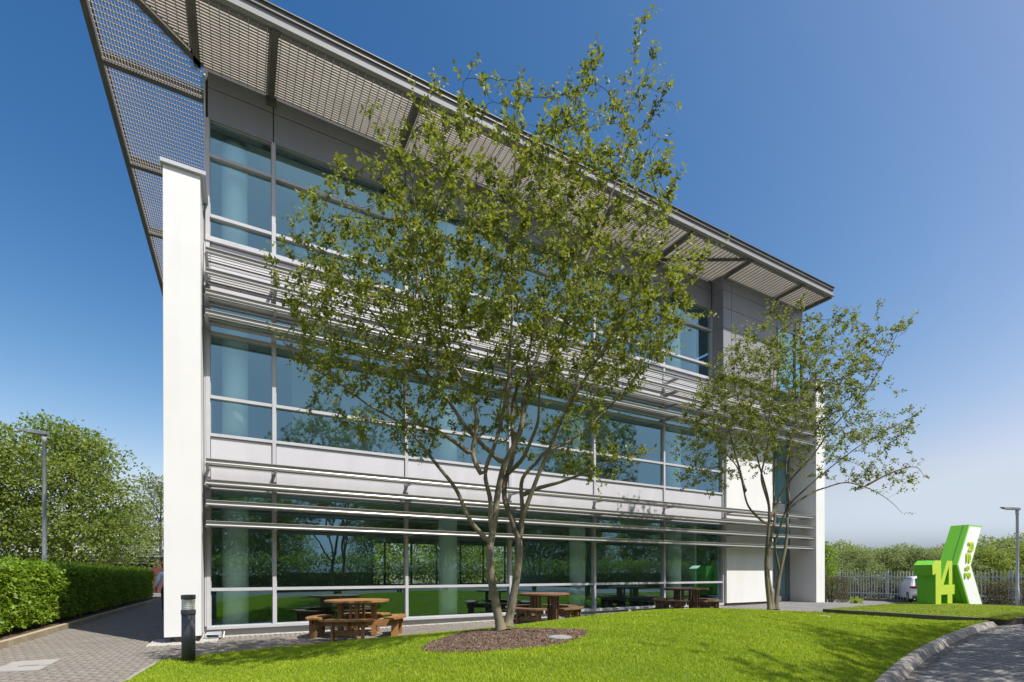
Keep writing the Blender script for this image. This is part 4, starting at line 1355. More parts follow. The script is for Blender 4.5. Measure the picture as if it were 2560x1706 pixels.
# ------------------------------------------------------------------ far structures on the left
t = empty('parking_deck', (0, 40, 0), 'low brown steel parking deck with grey railing behind the trees', 'parking deck')
m = MB(); m.box(-34, 3, 40, 52, 2.62, 2.98); m.build('deck', M['deck'], t)
for ch in list(t.children): ch.location.y -= 40
m = MB(); m.box(-34, 3, -0.12, 0.0, 2.95, 3.05); m.box(-34, 3, -0.06, -0.03, 3.85, 3.90)
for x in np.arange(-34, 3, 0.16):
    m.box(x - 0.012, x + 0.012, -0.055, -0.035, 3.05, 3.85)
m.build('railing', M['galv'], t, kind='stuff')
for x in np.arange(-33, 3.1, 3.9):
    m = MB(); m.box(x - 0.16, x + 0.16, -0.16, 0.2, 0, 2.62); m.build('deck_column', M['brown_steel'], t)
m = MB(); m.box(-34, 3, 0.25, 0.32, 2.36, 2.5); m.build('deck_light_rail', M['pale_clad'], t)
m = MB(); m.box(-34, 3, 9.0, 9.3, 0, 2.6); m.build('back_wall', M['deck'], t)
# brown timber-brick screen in front: panels
t = empty('screen_wall', (0, 34.6, 0), 'rust brown panelled wall at the end of the path', 'wall')
k = 0
for x in np.arange(-24, 2, 1.3):
    for z0, z1 in ((0, 0.98), (1.0, 1.94)):
        m = MB(); m.tint = random.random() + 0.01
        m.box(x + 0.012, x + 1.288, 0, 0.12, z0, z1); m.build('panel', M['brick'], t)
for x in np.arange(-24, 2.1, 1.3 * 3):
    m = MB(); m.box(x - 0.07, x + 0.07, -0.06, 0.0, 0, 2.05); m.build('wall_post', M['brown_steel'], t)
t = empty('far_building', (0, 76, 0), 'long pale flat building with window bands far beyond the trees', 'building')
m = MB(); m.box(-60, 8, 0, 12, 0, 8.2); m.build('wall', M['pale_clad'], t)
for z in (1.2, 3.4, 5.6):
    for x in np.arange(-59, 7, 3.3):
        m = MB(); m.box(x, x + 2.9, -0.03, 0.02, z, z + 1.15); m.build('window', M['far_glass'], t)
m = MB(); m.box(-60.3, 8.3, -0.4, 12.4, 8.2, 8.5); m.build('roof', M['galv'], t)

# ------------------------------------------------------------------ person walking down the side path
def person(loc, rz):
    t = empty('person', loc, 'person in pale blue shirt and dark trousers walking away behind the white fin', 'person', rz=rz)
    def skin_body(name, chains, mat, par, sub=2):
        vs, es, rad = [], [], []
        for ch in chains:
            prev = ch[0] if isinstance(ch[0], int) else None
            for it in (ch[1:] if prev is not None else ch):
                vs.append(it[:3]); rad.append(it[3])
                if prev is not None:
                    es.append((prev, len(vs) - 1))
                prev = len(vs) - 1
        me = bpy.data.meshes.new(name)
        me.from_pydata(vs, es, [])
        o = link_mesh(name, me, None, par)
        md = o.modifiers.new('skin', 'SKIN')
        md.use_smooth_shade = True
        for i, r in enumerate(rad):
            me.skin_vertices[0].data[i].radius = r if isinstance(r, tuple) else (r, r)
            me.skin_vertices[0].data[i].use_root = (i == 0)
        s = o.modifiers.new('sub', 'SUBSURF'); s.levels = sub; s.render_levels = sub
        dg = bpy.context.evaluated_depsgraph_get()
        nm = bpy.data.meshes.new_from_object(o.evaluated_get(dg))
        o.modifiers.clear(); o.data = nm
        nm.materials.clear(); nm.materials.append(mat)
        nm.polygons.foreach_set('use_smooth', [True] * len(nm.polygons))
        return o
    # faces +y (away from the camera); x to the right
    body = skin_body('body', [
        [(0, 0, .93, .12), (0, 0, 1.12, .13), (0, -.01, 1.30, .15), (0, 0, 1.42, .12), (0, .01, 1.50, .055), (0, .02, 1.58, .075), (0, .03, 1.66, .10), (0, .03, 1.74, .085)],
        [0, (-.095, 0, .88, .10), (-.10, .10, .52, .075), (-.10, -.02, .12, .05), (-.10, -.02, .05, .05), (-.10, .14, .03, .035)],
        [0, (.095, 0, .88, .10), (.10, -.02, .50, .075), (.10, -.26, .16, .05), (.10, -.29, .09, .05), (.10, -.17, .035, .035)],
        [3, (-.19, 0, 1.40, .07), (-.27, -.05, 1.14, .052), (-.33, .06, .92, .038), (-.335, .09, .84, .035)],
        [3, (.19, 0, 1.40, .07), (.24, .02, 1.14, .052), (.25, .16, .94, .038), (.25, .19, .86, .035)]], M['skin'], t)
    skin_body('shirt', [
        [(0, 0, .93, .178), (0, 0, 1.10, .172), (0, -.01, 1.30, .168), (0, 0, 1.42, .128), (0, .01, 1.475, .072)],
        [3, (-.19, 0, 1.40, .084), (-.27, -.05, 1.14, .066), (-.325, .05, .94, .052)],
        [3, (.19, 0, 1.40, .084), (.24, .02, 1.14, .066), (.25, .15, .96, .052)]], M['shirt'], body)
    skin_body('trousers', [
        [(0, 0, 1.03, .165), (0, 0, .90, .170)],
        [1, (-.095, 0, .80, .130), (-.10, .10, .52, .09), (-.10, -.015, .10, .075)],
        [1, (.095, 0, .80, .130), (.10, -.02, .50, .09), (.10, -.25, .15, .075)]], M['trousers'], body)
    skin_body('hair', [[(0, 0.0, 1.66, .10), (0, .015, 1.73, .098), (0, .03, 1.765, .07)]], M['hair'], body)
    for x, y0, y1, z in ((-.10, -.06, .19, .035), (.10, -.34, -.13, .05)):
        m = MB(); m.ring_tube([(x, y0, z), (x, y0 + .08, z + .02), (x, y1, z - .005)], [.042, .048, .03], 10); m.build('shoe', M['rubber'], body)
    for s, hx, hy, hz in ((-1, -.337, .09, .83), (1, .25, .19, .85)):
        for f in range(4):
            m = MB(); m.ring_tube([(hx, hy - .03 + f * .019, hz), (hx + s * .006, hy - .032 + f * .021, hz - .05), (hx - s * .012, hy - .03 + f * .02, hz - .08 + abs(f - 1.5) * .006)], [.010, .009, .007], 6)
            m.build('finger', M['skin'], body)
        m = MB(); m.ring_tube([(hx - s * .01, hy + .035, hz + .01), (hx - s * .02, hy + .055, hz - .03), (hx - s * .022, hy + .05, hz - .05)], [.011, .010, .008], 6); m.build('thumb', M['skin'], body)
person((-1.60, 7.75, 0.0), RAD(4))

# ------------------------------------------------------------------ hedges and shrubs
def hedge_leaves(name, n, faces, size, mat, rnd=0.045):
    """leaves on a clipped box: faces = (origin, u, v, normal, share)"""
    cs, ds, ns = [], [], []
    for o, u, v, nr, share in faces:
        k = int(n * share)
        a, b = rng.random(k)[:, None], rng.random(k)[:, None]
        p = np.array(o) + a * np.array(u) + b * np.array(v)
        bul = 0.03 * np.sin(p[:, 1] * 2.3 + p[:, 2] * 3.1) + 0.025 * np.sin(p[:, 1] * 5.7 - p[:, 2] * 4.0 + p[:, 0] * 4.4)
        p = p + np.array(nr) * (bul[:, None] + rng.normal(0, rnd, (k, 1)) + 0.03 * (rng.random((k, 1)) < .06) * 4)
        d = np.array(nr) * rng.uniform(0.1, 0.9, (k, 1)) + unit(k) * 0.8 + np.array([0, 0, -0.25])
        cs.append(p); ds.append(d); ns.append(np.array(nr) * 0.5 + np.array([0, 0, 0.45]) + unit(k) * 0.95)
    c, d, nn = np.concatenate(cs), np.concatenate(ds), np.concatenate(ns)
    k = len(c)
    L = rng.uniform(0.7, 1.25, k) * size
    return leaves_mesh(name, c, d, nn, L, L * 0.55, np.clip(rng.beta(1.5, 1.5, k), 0, 1))
t = empty('hedge', (-4.3, 9, 0), 'long clipped green hedge beside the path', 'hedge')
hx0, hx1, hy0, hy1, hh = -5.1, -3.78, -3.0, 21.0, 1.60
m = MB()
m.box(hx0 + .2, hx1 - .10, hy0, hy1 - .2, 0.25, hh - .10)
o = m.build('branches', M['darkgap'], t); o.location = (4.3, -9, 0)  # solid dark core in place of branches; the hedge's inner shade is its colour
me = hedge_leaves('leaves', 46000, [((hx1, hy0, 0.22), (0, 12, 0), (0, 0, hh - .22), (1, 0, 0), .50), ((hx1, hy0 + 12, 0.22), (0, 12, 0), (0, 0, hh - .22), (1, 0, 0), .22),
                                    ((hx0, hy0, hh), (hx1 - hx0, 0, 0), (0, hy1 - hy0, 0), (0, 0, 1), .24), ((hx0, hy1, 0.1), (hx1 - hx0, 0, 0), (0, 0, hh - .1), (0, 1, 0), .04)], 0.098, M['leaf_hedge'])
o = link_mesh('leaves', me, M['leaf_hedge'], t, kind='stuff'); o.location = (4.3, -9, 0)
m = MB()
for i in range(130):
    y = random.uniform(hy0, 14)
    x = random.uniform(-4.3, -3.75)
    m.ring_tube([(x, y, 0), (x + random.uniform(-.05, .05), y + random.uniform(-.1, .1), 0.18), (x + random.uniform(-.12, .08), y + random.uniform(-.2, .2), 0.42)], [.012, .010, .006], 5, cap=False)
o = m.build('stems', M['bark_dark'], t, kind='stuff'); o.location = (4.3, -9, 0)
m = MB()
mb = MB(); mb.box(-6.0, -3.425, -6, 23.5, -0.03, 0.075); mb.build('hedge_bed', M['soil'], kind='structure', label='dark soil strip under the hedge')

def shrub(name, loc, rx, ry, h, n, size, mat, label, cat='shrub'):
    t = empty(name, loc, label, cat)
    m = MB()
    for i in range(14):
        a = random.uniform(0, 6.28); r = random.uniform(.2, .75)
        m.ring_tube([(0.1 * math.cos(a) * rx, 0.1 * math.sin(a) * ry, 0), (r * .6 * rx * math.cos(a), r * .6 * ry * math.sin(a), h * .45), (r * rx * math.cos(a), r * ry * math.sin(a), h * .85)], [.02, .013, .006], 5, cap=False)
    m.build('stems', M['bark_dark'], t)
    p = rng.uniform(-1, 1, (n * 2, 3))
    q = np.abs(p)
    sh = (q[:, 0] ** 4 + q[:, 1] ** 4) ** .25
    keep = (sh < 1) & ((sh > .62) | (p[:, 2] > .6))
    p = p[keep][:n]
    k = len(p)
    c = np.stack([p[:, 0] * rx * (0.88 + .12 * np.abs(p[:, 2])), p[:, 1] * ry, (p[:, 2] * .5 + .5) * h * (0.93 + .07 * np.sin(p[:, 0] * 7)) + 0.06], 1) + rng.normal(0, .03, (k, 3))
    d = np.stack([p[:, 0], p[:, 1], np.abs(p[:, 2]) * .6], 1) + unit(k) * .7
    me = leaves_mesh('foliage', c, d, unit(k) + np.array([0, 0, .5]), rng.uniform(.7, 1.3, k) * size, rng.uniform(.5, .7, k) * size, rng.beta(1.4, 1.6, k))
    link_mesh('foliage', me, mat, t)
    return t
shrub('clipped_shrub', (25.15, 0.55, gzf(25.2)), 0.72, 0.6, 1.22, 5200, .055, M['leaf_bronze'], 'dark bronze clipped shrub beside the right white fin')
shrub('clipped_hedge', (33.55, -4.4, gzf(33)), 0.42, 2.0, 1.22, 9000, .06, M['leaf_bronze'], 'low dark brown hedge at the foot of the fence behind the chevron sign', 'hedge')
for x, y, h, lb in ((26.6, 0.2, .3, 'larger pale grass tuft nearer the bronze shrub'), (27.1, 0.35, .22, 'small pale grass tuft farther from the bronze shrub')):
    shrub('grass_tuft', (x, y, gzf(x)), .16, .16, h, 160, .09, M['grass_dry'], lb, 'grass tuft')['group'] = 'grass tufts by the shrub'

# ------------------------------------------------------------------ trees
def to_tree(pts, jit=0.0):
    return pts
RT = np.array([0.87532, -0.48354, 0.0]); FWD = np.array([0.48354, 0.87532, 0.0])
T1= {"A":[[-0.06,0.02],[-0.15,0.44],[-0.26,1.05],[-0.3,1.67],[-0.24,1.91],[-0.18,2.25],[-0.15,2.68],[-0.02,3.29],[0.12,3.54],[0.27,3.78],[0.37,4.18],[0.4,4.55],[0.44,4.87],[0.59,5.27],[0.71,5.62],[0.84,5.99],[1.01,6.36],[1.16,6.61],[1.38,6.81],[1.85,7.95],[2.32,9.19],[2.55,10.74],[2.71,12.07]],"B":[[-0.24,1.91],[-0.29,2.31],[-0.24,2.56],[-0.4,3.04],[-0.33,3.29],[-0.2,3.54],[-0.08,3.93],[0.02,4.43],[0.09,4.87],[0.12,5.37],[0.14,5.79],[0.17,6.04],[0.11,6.61],[0.06,7.32],[0.22,8.41],[0.3,9.73]],"B2":[[-0.43,3.04],[-0.65,3.46],[-0.55,3.73],[-0.49,4.08],[-0.57,4.38],[-0.7,4.63],[-0.82,4.9],[-0.95,5.07],[-1.12,5.47],[-1.22,5.87],[-1.34,6.55],[-1.57,7.63],[-1.65,8.57]],"B3":[[-0.65,3.46],[-0.85,3.61],[-1.17,3.78],[-1.47,3.86],[-1.89,3.73],[-2.35,3.67]],"C":[[-0.05,3.34],[-0.33,3.61],[-0.55,3.81],[-0.8,4.11],[-0.95,4.35],[-1.1,4.58],[-1.32,4.9],[-1.59,5.25],[-1.81,5.54],[-2.04,5.77],[-2.35,6.08],[-2.97,6.86],[-3.44,7.71]],"C2":[[-1.32,4.9],[-1.29,5.27],[-1.32,5.62],[-1.47,5.89],[-1.59,6.29],[-1.8,7.32],[-2.04,8.41],[-2.11,9.03]],"E":[[-0.32,1.79],[-0.69,2.19],[-0.87,2.71],[-1.05,2.97],[-1.22,3.14],[-1.37,3.36],[-1.52,3.54],[-1.76,3.86],[-1.96,4.01],[-2.43,4.21],[-2.97,4.6],[-3.59,4.91],[-3.9,5.3]],"F":[[0.05,0.07],[0.14,0.53],[0.25,1.14],[0.31,1.76],[0.19,2.13],[0.05,2.5],[-0.03,2.71],[0.02,3.14],[0.2,3.6],[0.14,4.38],[0.21,4.87],[0.34,5.37],[0.52,5.87],[0.68,6.86],[1.07,8.26],[1.23,9.5]],"F2":[[0.3,1.82],[0.36,2.19],[0.34,2.71],[0.3,3.02],[0.45,3.2],[0.7,3.39],[0.74,3.6],[1.1,3.7],[1.46,3.94],[1.68,4.13],[2.05,4.5],[2.42,4.87],[2.63,5.17],[3.02,5.61],[3.56,5.77]],"G":[[0.29,2.07],[0.48,2.62],[0.7,3.17],[0.94,3.7],[1.13,4.19],[1.21,4.28],[1.38,4.65],[1.63,4.97],[1.93,5.47],[2.32,6.08],[2.78,6.86],[3.02,7.95]],"H":[[0.34,2.71],[0.6,2.83],[1.03,2.88],[1.46,3.0],[1.85,3.13],[2.32,3.2]],"I":[[0.01,3.17],[0.14,3.26],[0.42,3.45],[0.48,3.73],[0.67,3.97],[0.64,4.63],[0.94,5.12],[1.26,5.62]]}
S1= [[-4.4,6.8],[-3.89,7.48],[-3.59,8.24],[-3.04,8.03],[-2.62,8.49],[-2.16,9.17],[-1.69,9.51],[-1.35,9.93],[-0.72,10.27],[-0.08,10.08],[0.76,10.23],[1.18,9.85],[1.44,10.35],[1.9,11.03],[2.28,11.28],[2.62,12.05],[2.75,11.79],[2.45,10.78],[3.05,10.69],[2.66,10.1],[3.13,9.59],[2.98,8.92],[2.45,8.58],[2.79,7.9],[3.0,7.06],[3.38,6.46],[3.72,5.79],[3.05,5.45],[2.45,4.77],[2.03,4.26],[1.61,4.09],[2.37,3.33],[2.2,2.91],[1.18,2.99],[0.34,3.76],[-0.68,3.93],[-1.69,3.29],[-2.37,3.76],[-3.3,3.84],[-3.72,4.69],[-4.14,5.53],[-3.85,6.04],[-4.31,6.46]]
T2= {"S1":[[-0.05,0.02],[-0.12,0.61],[-0.25,1.43],[-0.29,2.09],[-0.25,2.76],[-0.24,3.35],[-0.46,3.84],[-0.61,4.24],[-0.53,4.61],[-0.46,5.24],[-0.5,6.69],[-0.63,7.95]],"S1b":[[-0.35,2.76],[-0.9,3.32],[-1.03,3.69],[-1.24,4.17],[-1.46,4.5],[-1.79,4.69],[-2.15,5.05],[-2.52,5.68]],"S1d":[[-1.0,3.72],[-0.98,4.21],[-1.0,4.69],[-1.09,5.21],[-1.26,6.69],[-1.39,7.95]],"S1c":[[-0.18,3.02],[0.06,3.35],[0.28,3.84],[0.54,4.21],[1.1,4.87],[1.64,5.68],[2.52,6.69],[3.28,8.46]],"S2":[[0.02,0.02],[0.02,0.65],[-0.05,0.98],[-0.11,1.54],[-0.05,2.02],[0.06,2.46],[0.25,3.02],[0.25,3.65],[0.28,4.32],[0.36,5.06],[0.38,6.69],[0.5,8.21]],"S3":[[0.12,0.02],[0.21,0.69],[0.32,1.35],[0.5,2.17],[0.6,2.76],[0.58,3.06],[0.75,3.5],[0.69,4.13],[0.62,4.69],[1.01,6.06],[1.64,7.57],[2.27,8.58]],"S4":[[0.28,1.28],[0.17,1.87],[0.06,2.06],[0.21,2.54],[0.32,3.13],[0.47,3.43],[0.8,3.72],[1.47,4.32],[2.52,5.18],[3.66,5.81],[4.17,6.06]],"S5":[[0.32,3.09],[0.73,3.43],[1.39,3.84],[1.34,3.81],[2.34,4.13],[3.04,3.99],[3.59,3.77],[3.99,3.5],[4.34,3.09]],"S5b":[[3.04,3.99],[3.79,4.42],[4.48,4.61],[4.52,4.17]],"S6":[[0.06,2.87],[-0.05,3.5],[-0.27,4.02],[-0.5,4.46],[-0.68,4.87],[-1.01,5.68],[-1.64,6.94]]}
S2= [[-2.94,4.34],[-2.53,6.68],[-1.84,7.5],[-1.5,8.46],[-0.74,8.67],[0.36,8.88],[1.04,8.67],[2.28,9.08],[2.42,8.46],[3.59,8.94],[3.24,7.78],[2.9,7.23],[2.56,6.61],[2.97,6.27],[4.2,6.13],[4.41,5.79],[4.07,5.17],[3.1,4.69],[3.93,4.48],[4.41,3.86],[3.52,3.79],[1.73,4.28],[0.36,4.89],[-1.02,4.21],[-1.84,3.86],[-2.8,3.93]]

def grow_tree(stems, depth_of, sil, n_attr, half_depth, xc, rmax, seed, step=0.12, infl=0.9, kill=0.17, r0=0.07, bias=None, thin=None):
    """main limbs given as (across, up) lines, the rest grown by space colonisation inside the crown"""
    r = np.random.default_rng(seed)
    nodes, par, mainr = [], [], []
    for key, line in stems.items():
        line = np.array(line, float)
        seg = np.linalg.norm(np.diff(line, axis=0), axis=1)
        S = np.concatenate([[0], np.cumsum(seg)])
        ns = max(2, int(S[-1] / step))
        s = np.linspace(0, S[-1], ns)
        a, u = np.interp(s, S, line[:, 0]), np.interp(s, S, line[:, 1])
        k = np.array([1, 2, 3, 2, 1]) / 9.0
        if ns > 8:
            a2, u2 = np.convolve(np.pad(a, 2, 'edge'), k, 'valid'), np.convolve(np.pad(u, 2, 'edge'), k, 'valid')
            a, u = a2, u2
        d0, d1 = depth_of[key]
        dep = d0 + (d1 - d0) * (s / S[-1]) ** 1.3 + 0.05 * np.sin(s * 2.1 + hash(key[0]) % 3)
        p = np.stack([a, dep, u], 1)
        start = -1
        if nodes:
            dist = np.linalg.norm(np.array(nodes)[:, [0, 2]] - p[0, [0, 2]], axis=1)
            j = int(dist.argmin())
            if dist[j] < 0.45 and p[0, 2] > 0.15:
                start = j
                off = nodes[j][1] - p[0, 1]
                p[:, 1] += off * np.exp(-s / 0.8)
        for q in range(ns):
            nodes.append(p[q]); par.append(start); start = len(nodes) - 1
            f = s[q] / S[-1]
            mainr.append(r0 * (1 - 0.95 * f ** 0.62) if p[0, 2] < 0.2 else r0 * 0.52 * (1 - 0.90 * f ** 0.8))
    nm = len(nodes)
    sil = [tuple(p) for p in sil]
    lo, hi = np.min(sil, 0), np.max(sil, 0)
    A = []
    while len(A) < n_attr:
        a, u = r.uniform(lo[0], hi[0], 4000), r.uniform(lo[1], hi[1], 4000)
        e = np.sqrt(np.clip(1 - ((a - xc) / rmax) ** 2, 0.05, 1))
        if bias is not None:
            e = e * bias(u)
        dp = r.uniform(-1, 1, 4000) * half_depth * e
        ok = inside(sil, a, u)
        if thin is not None:
            ok &= r.random(4000) < thin(a, u)
        A += list(np.stack([a, dp, u], 1)[ok])
    A = np.array(A[:n_attr])
    P = np.array(nodes)
    near = np.full(len(A), 1e9); who = np.zeros(len(A), int)
    def upd(new, base):
        for c in range(0, len(new), 64):
            D = np.linalg.norm(A[:, None, :] - new[None, c:c + 64, :], axis=2)
            j = D.argmin(1); d = D[np.arange(len(A)), j]
            b = d < near
            near[b] = d[b]; who[b] = base + c + j[b]
    upd(P, 0)
    for it in range(70):
        act = (near < infl) & (near > kill)
        if not act.any():
            infl *= 1.25
            if infl > 4: break
            continue
        w = who[act]
        v = A[act] - P[w]
        v /= np.linalg.norm(v, axis=1, keepdims=True)
        uq, inv = np.unique(w, return_inverse=True)
        acc = np.zeros((len(uq), 3))
        np.add.at(acc, inv, v)
        acc += r.normal(0, 0.25, acc.shape)
        acc /= np.linalg.norm(acc, axis=1, keepdims=True) + 1e-9
        new = P[uq] + acc * step
        base = len(P)
        P = np.concatenate([P, new]); par += list(uq)
        A_keep = near > kill
        upd(new, base)
        k = near > kill
        A, near, who = A[k], near[k], who[k]
        if len(A) == 0: break
    n = len(P)
    par = np.array(par)
    rad = np.full(n, 0.0)
    tipc = np.zeros(n)
    kids = [[] for _ in range(n)]
    for i in range(n):
        if par[i] >= 0: kids[par[i]].append(i)
    order = range(n - 1, -1, -1)
    ex = 2.4
    acc = np.zeros(n)
    for i in order:
        if not kids[i]: acc[i] = max(acc[i], 0.0030 ** ex)
        rad[i] = acc[i] ** (1 / ex)
        if par[i] >= 0: acc[par[i]] += acc[i]
    for i in range(nm):
        rad[i] = max(min(rad[i], mainr[i] * 1.15), mainr[i] * 0.8)
    return P, par, kids, rad, nm

def tree_object(name, loc, G, leaf_n, leaf_len, mat_leaf, label, cat, seed, group=None, droop=0.15, bark='bark', maxr=0.02, cl=0.10, s=1.0):
    P, par, kids, rad, nm = G
    P, rad = P * s, rad * s
    cl, maxr = cl * s, maxr * s
    r = np.random.default_rng(seed)
    W3 = P[:, :1] * RT + P[:, 1:2] * FWD + P[:, 2:3] * np.array([0, 0, 1.0])
    t = empty(name, loc, label, cat, group)
    seen = np.zeros(len(P), bool)
    tr, br = MB(), MB()
    stack = [(i, -1) for i in range(len(P)) if par[i] < 0]
    while stack:
        i, frm = stack.pop()
        chain = ([frm] if frm >= 0 else []) + [i]
        c = i
        while kids[c]:
            ks = sorted(kids[c], key=lambda q: -rad[q])
            for o in ks[1:]:
                stack.append((o, c))
            c = ks[0]
            chain.append(c)
        if len(chain) < 2: continue
        rr = [rad[q] for q in chain]
        if frm >= 0: rr[0] = min(rr[0], rr[1] * 1.25)
        big = max(rr) > 0.028
        pts = [W3[q] for q in chain]
        if frm < 0:
            rr[0] *= 1.35
            if len(rr) > 1: rr[1] *= 1.1
        (tr if big else br).ring_tube(pts, rr, 9 if big else (5 if max(rr) > 0.008 else 4), cap=False)
    o = tr.build('trunk', M[bark], t, smooth=True)
    br.build('branches', M['bark_dark'], t, smooth=True)
    cand = np.where((rad < maxr) & (np.arange(len(P)) >= 0))[0]
    wgt = np.where(np.array([len(kids[i]) for i in cand]) == 0, 3.0, 1.0) * np.clip(0.016 / (rad[cand] + 0.004), 0.3, 3)
    spr = 8                                              # leaves sit along short ascending shoots
    ns = leaf_n // spr
    leaf_n = ns * spr
    pick = r.choice(cand, ns, p=wgt / wgt.sum())
    out = W3[pick] - W3[np.maximum(par[pick], 0)]
    out /= np.linalg.norm(out, axis=1, keepdims=True) + 1e-9
    sd = out * 0.75 + unit(ns, r) * 0.65 + np.array([0, 0, 0.45])
    sd /= np.linalg.norm(sd, axis=1, keepdims=True)
    sl = r.uniform(0.10, 0.34, ns) * s * (1.0 + 0.5 * (r.random(ns) < 0.12))
    b0, b1 = W3[pick], W3[pick] + sd * sl[:, None]
    sx = np.cross(sd, unit(ns, r)); sx /= np.linalg.norm(sx, axis=1, keepdims=True) + 1e-9
    sy = np.cross(sd, sx)
    tw = np.stack([b0 + sx * .0028 * s, b0 - sx * .0016 * s + sy * .0026 * s, b0 - sx * .0016 * s - sy * .0026 * s, b1], 1).reshape(-1, 3)
    ti = ((np.arange(ns) * 4)[:, None] + np.array([0, 1, 3, 1, 2, 3, 2, 0, 3])).reshape(-1, 3)
    link_mesh('twigs', raw_mesh('twigs', tw, 3, ti), M['bark_dark'], t, kind='stuff')
    f = np.tile((np.arange(spr) + 1.0) / spr, ns)
    S = lambda v: np.repeat(v, spr, 0)
    ph = np.tile(np.arange(spr) * 2.4, ns) + S(r.uniform(0, 6.28, ns))
    c = S(b0) + S(sd) * (S(sl) * f)[:, None]
    d = S(sd) * 0.55 + (S(sx) * np.cos(ph)[:, None] + S(sy) * np.sin(ph)[:, None]) * 0.85 + r.normal(0, .25, (leaf_n, 3)) + np.array([0, 0, -droop])
    nn = unit(leaf_n, r) * 0.9 + np.array([0, 0, 0.55])
    L = leaf_len * r.uniform(0.55, 1.2, leaf_n) * (1.1 - 0.3 * f)
    me = leaves_mesh('crown', c, d, nn, L, L * r.uniform(0.48, 0.66, leaf_n), np.clip(np.repeat(r.beta(0.9, 1.3, ns), spr) * 0.7 + r.beta(1.3, 1.7, leaf_n) * 0.38, 0, 1), 0.16)
    link_mesh('crown', me, mat_leaf, t)
    return t

dep1 = {'A': (0, .5), 'B': (0, -1.0), 'B2': (0, -.9), 'B3': (0, -1.6), 'C': (0, .9), 'C2': (0, .9), 'E': (0, -1.0), 'F': (.08, 1.7), 'F2': (0, 1.1), 'G': (0, -.8), 'H': (0, -1.2), 'I': (0, -1.3)}
G1 = grow_tree(T1, dep1, S1, 2500, 2.3, 0.2, 4.4, 3, r0=0.122, bias=lambda u: np.clip((u - 2.0) / 3.0, 0.5, 1) * np.clip((12.6 - u) / 5.0, 0.1, 1), thin=lambda a, u: np.where(u < 4.9, 0.30, 1.0) * np.where(u > 9.0, 0.20, 1.0) * np.where((u > 7.6) & (u <= 9.0), 0.50, 1.0) * np.where((a > 1.6) & (u > 7.5), 0.6, 1.0) * np.where((a < -2.2), 0.7, 1.0))
zt = float(zl(3.726, -6.637))
tree1 = tree_object('multi_stem_tree', (3.726, -6.637, zt - 0.01), G1, 46000, 0.072, M['leaf'], 'tall multi stem tree with twin trunks in the mulch bed', 'tree', 4, s=0.7023)
dep2 = {k: (0, random.Random(k + 'x').uniform(-1.6, 1.6)) for k in T2}
G2 = grow_tree(T2, dep2, S2, 2100, 2.1, 0.4, 4.0, 7, r0=0.098, step=0.14, kill=0.20, bias=lambda u: np.clip((u - 3.0) / 2.0, 0.45, 1), thin=lambda a, u: np.where(u < 5.4, 0.40, 1.0) * np.where(a > 2.2, 0.55, 1))
zt = float(zl(13.454, -4.128))
tree2 = tree_object('multi_stem_tree', (13.454, -4.128, zt - 0.01), G2, 26000, 0.086, M['leaf'], 'smaller vase shaped multi stem tree at the lawn end near the white wall', 'tree', 9, s=0.878)
mb = MB(); mb.lathe(13.454, -4.128, [(0.37, zt - 0.03), (0.32, zt + 0.008), (0.01, zt + 0.025)], 18); mb.build('soil_ring', M['soil'], kind='structure', label='soil round the foot of the far tree')

# round-headed trees: trunk, limbs, and a crown of leaf sprays held out from the limbs
def crown_tree_meshes(seed, h, rad_, base, n, leaf, lobes=16, spread=0.8):
    r = np.random.default_rng(seed)
    tr = MB()
    tr.ring_tube([(0, 0, -.2), (0.03, 0, base), (0.0, 0.05, h * .55), (0.05, 0, h * .9)], [.17 * h / 9, .14 * h / 9, .08 * h / 9, .015], 9, cap=False)
    cents = []
    for i in range(lobes):
        f = (i + .5) / lobes
        z = base * .8 + (h - base * .8) * (f ** 0.85) * 0.97
        prof = math.sin(min(1.0, 0.16 + 0.84 * (1 - f)) * math.pi * 0.62) 
        a = i * 2.399 + r.uniform(-.4, .4)
        q = rad_ * prof * spread * r.uniform(.55, 1.0)
        c = np.array([q * math.cos(a), q * math.sin(a), z])
        cents.append((c, rad_ * r.uniform(.34, .52) * (0.65 + .5 * prof)))
        zs = max(base * .7, z - q * .75 - .5)
        tr.ring_tube([(0, 0, zs), (c[0] * .5, c[1] * .5, (zs + z) / 2 + .1), tuple(c)], [.05 * h / 9, .03 * h / 9, .012], 5, cap=False)
    cs, ds = [], []
    per = n // lobes
    for c, rr in cents:
        k = per // 9
        u = unit(k, r)
        s = c + u * rr * r.uniform(.45, 1.08, (k, 1)) * np.array([1, 1, .75])
        s = np.repeat(s, 9, 0) + r.normal(0, leaf * 1.15, (k * 9, 3)) * np.array([1, 1, .6])
        cs.append(s); ds.append(np.repeat(u, 9, 0))
    c, d = np.concatenate(cs), np.concatenate(ds)
    k = len(c)
    L = leaf * r.uniform(.65, 1.25, k)
    me = leaves_mesh('crown', c, d * .5 + unit(k, r) * .8 + np.array([0, 0, -.2]), unit(k, r) * .9 + np.array([0, 0, .55]), L, L * .62, r.beta(1.4, 1.6, k), .12)
    return tr.mesh('trunk'), me
def place_tree(name, meshes, loc, s, rz, leaf, bark, label, cat='tree', group=None, sz=1.0):
    t = empty(name, loc, label, cat, group, rz=rz)
    t.scale = (s, s, s * sz)
    for nm, me, mt in (('trunk', meshes[0], M[bark]), ('crown', meshes[1], M[leaf])):
        if len(me.materials) == 0: me.materials.append(mt)
        link_mesh(nm, me, None, t)
    return t
cA = crown_tree_meshes(21, 10.0, 4.2, 1.9, 26000, .19, 26)
cB = crown_tree_meshes(22, 9.0, 3.6, 1.6, 16000, .20, 20)
cC = crown_tree_meshes(23, 8.0, 2.5, 1.2, 9000, .15, 18)
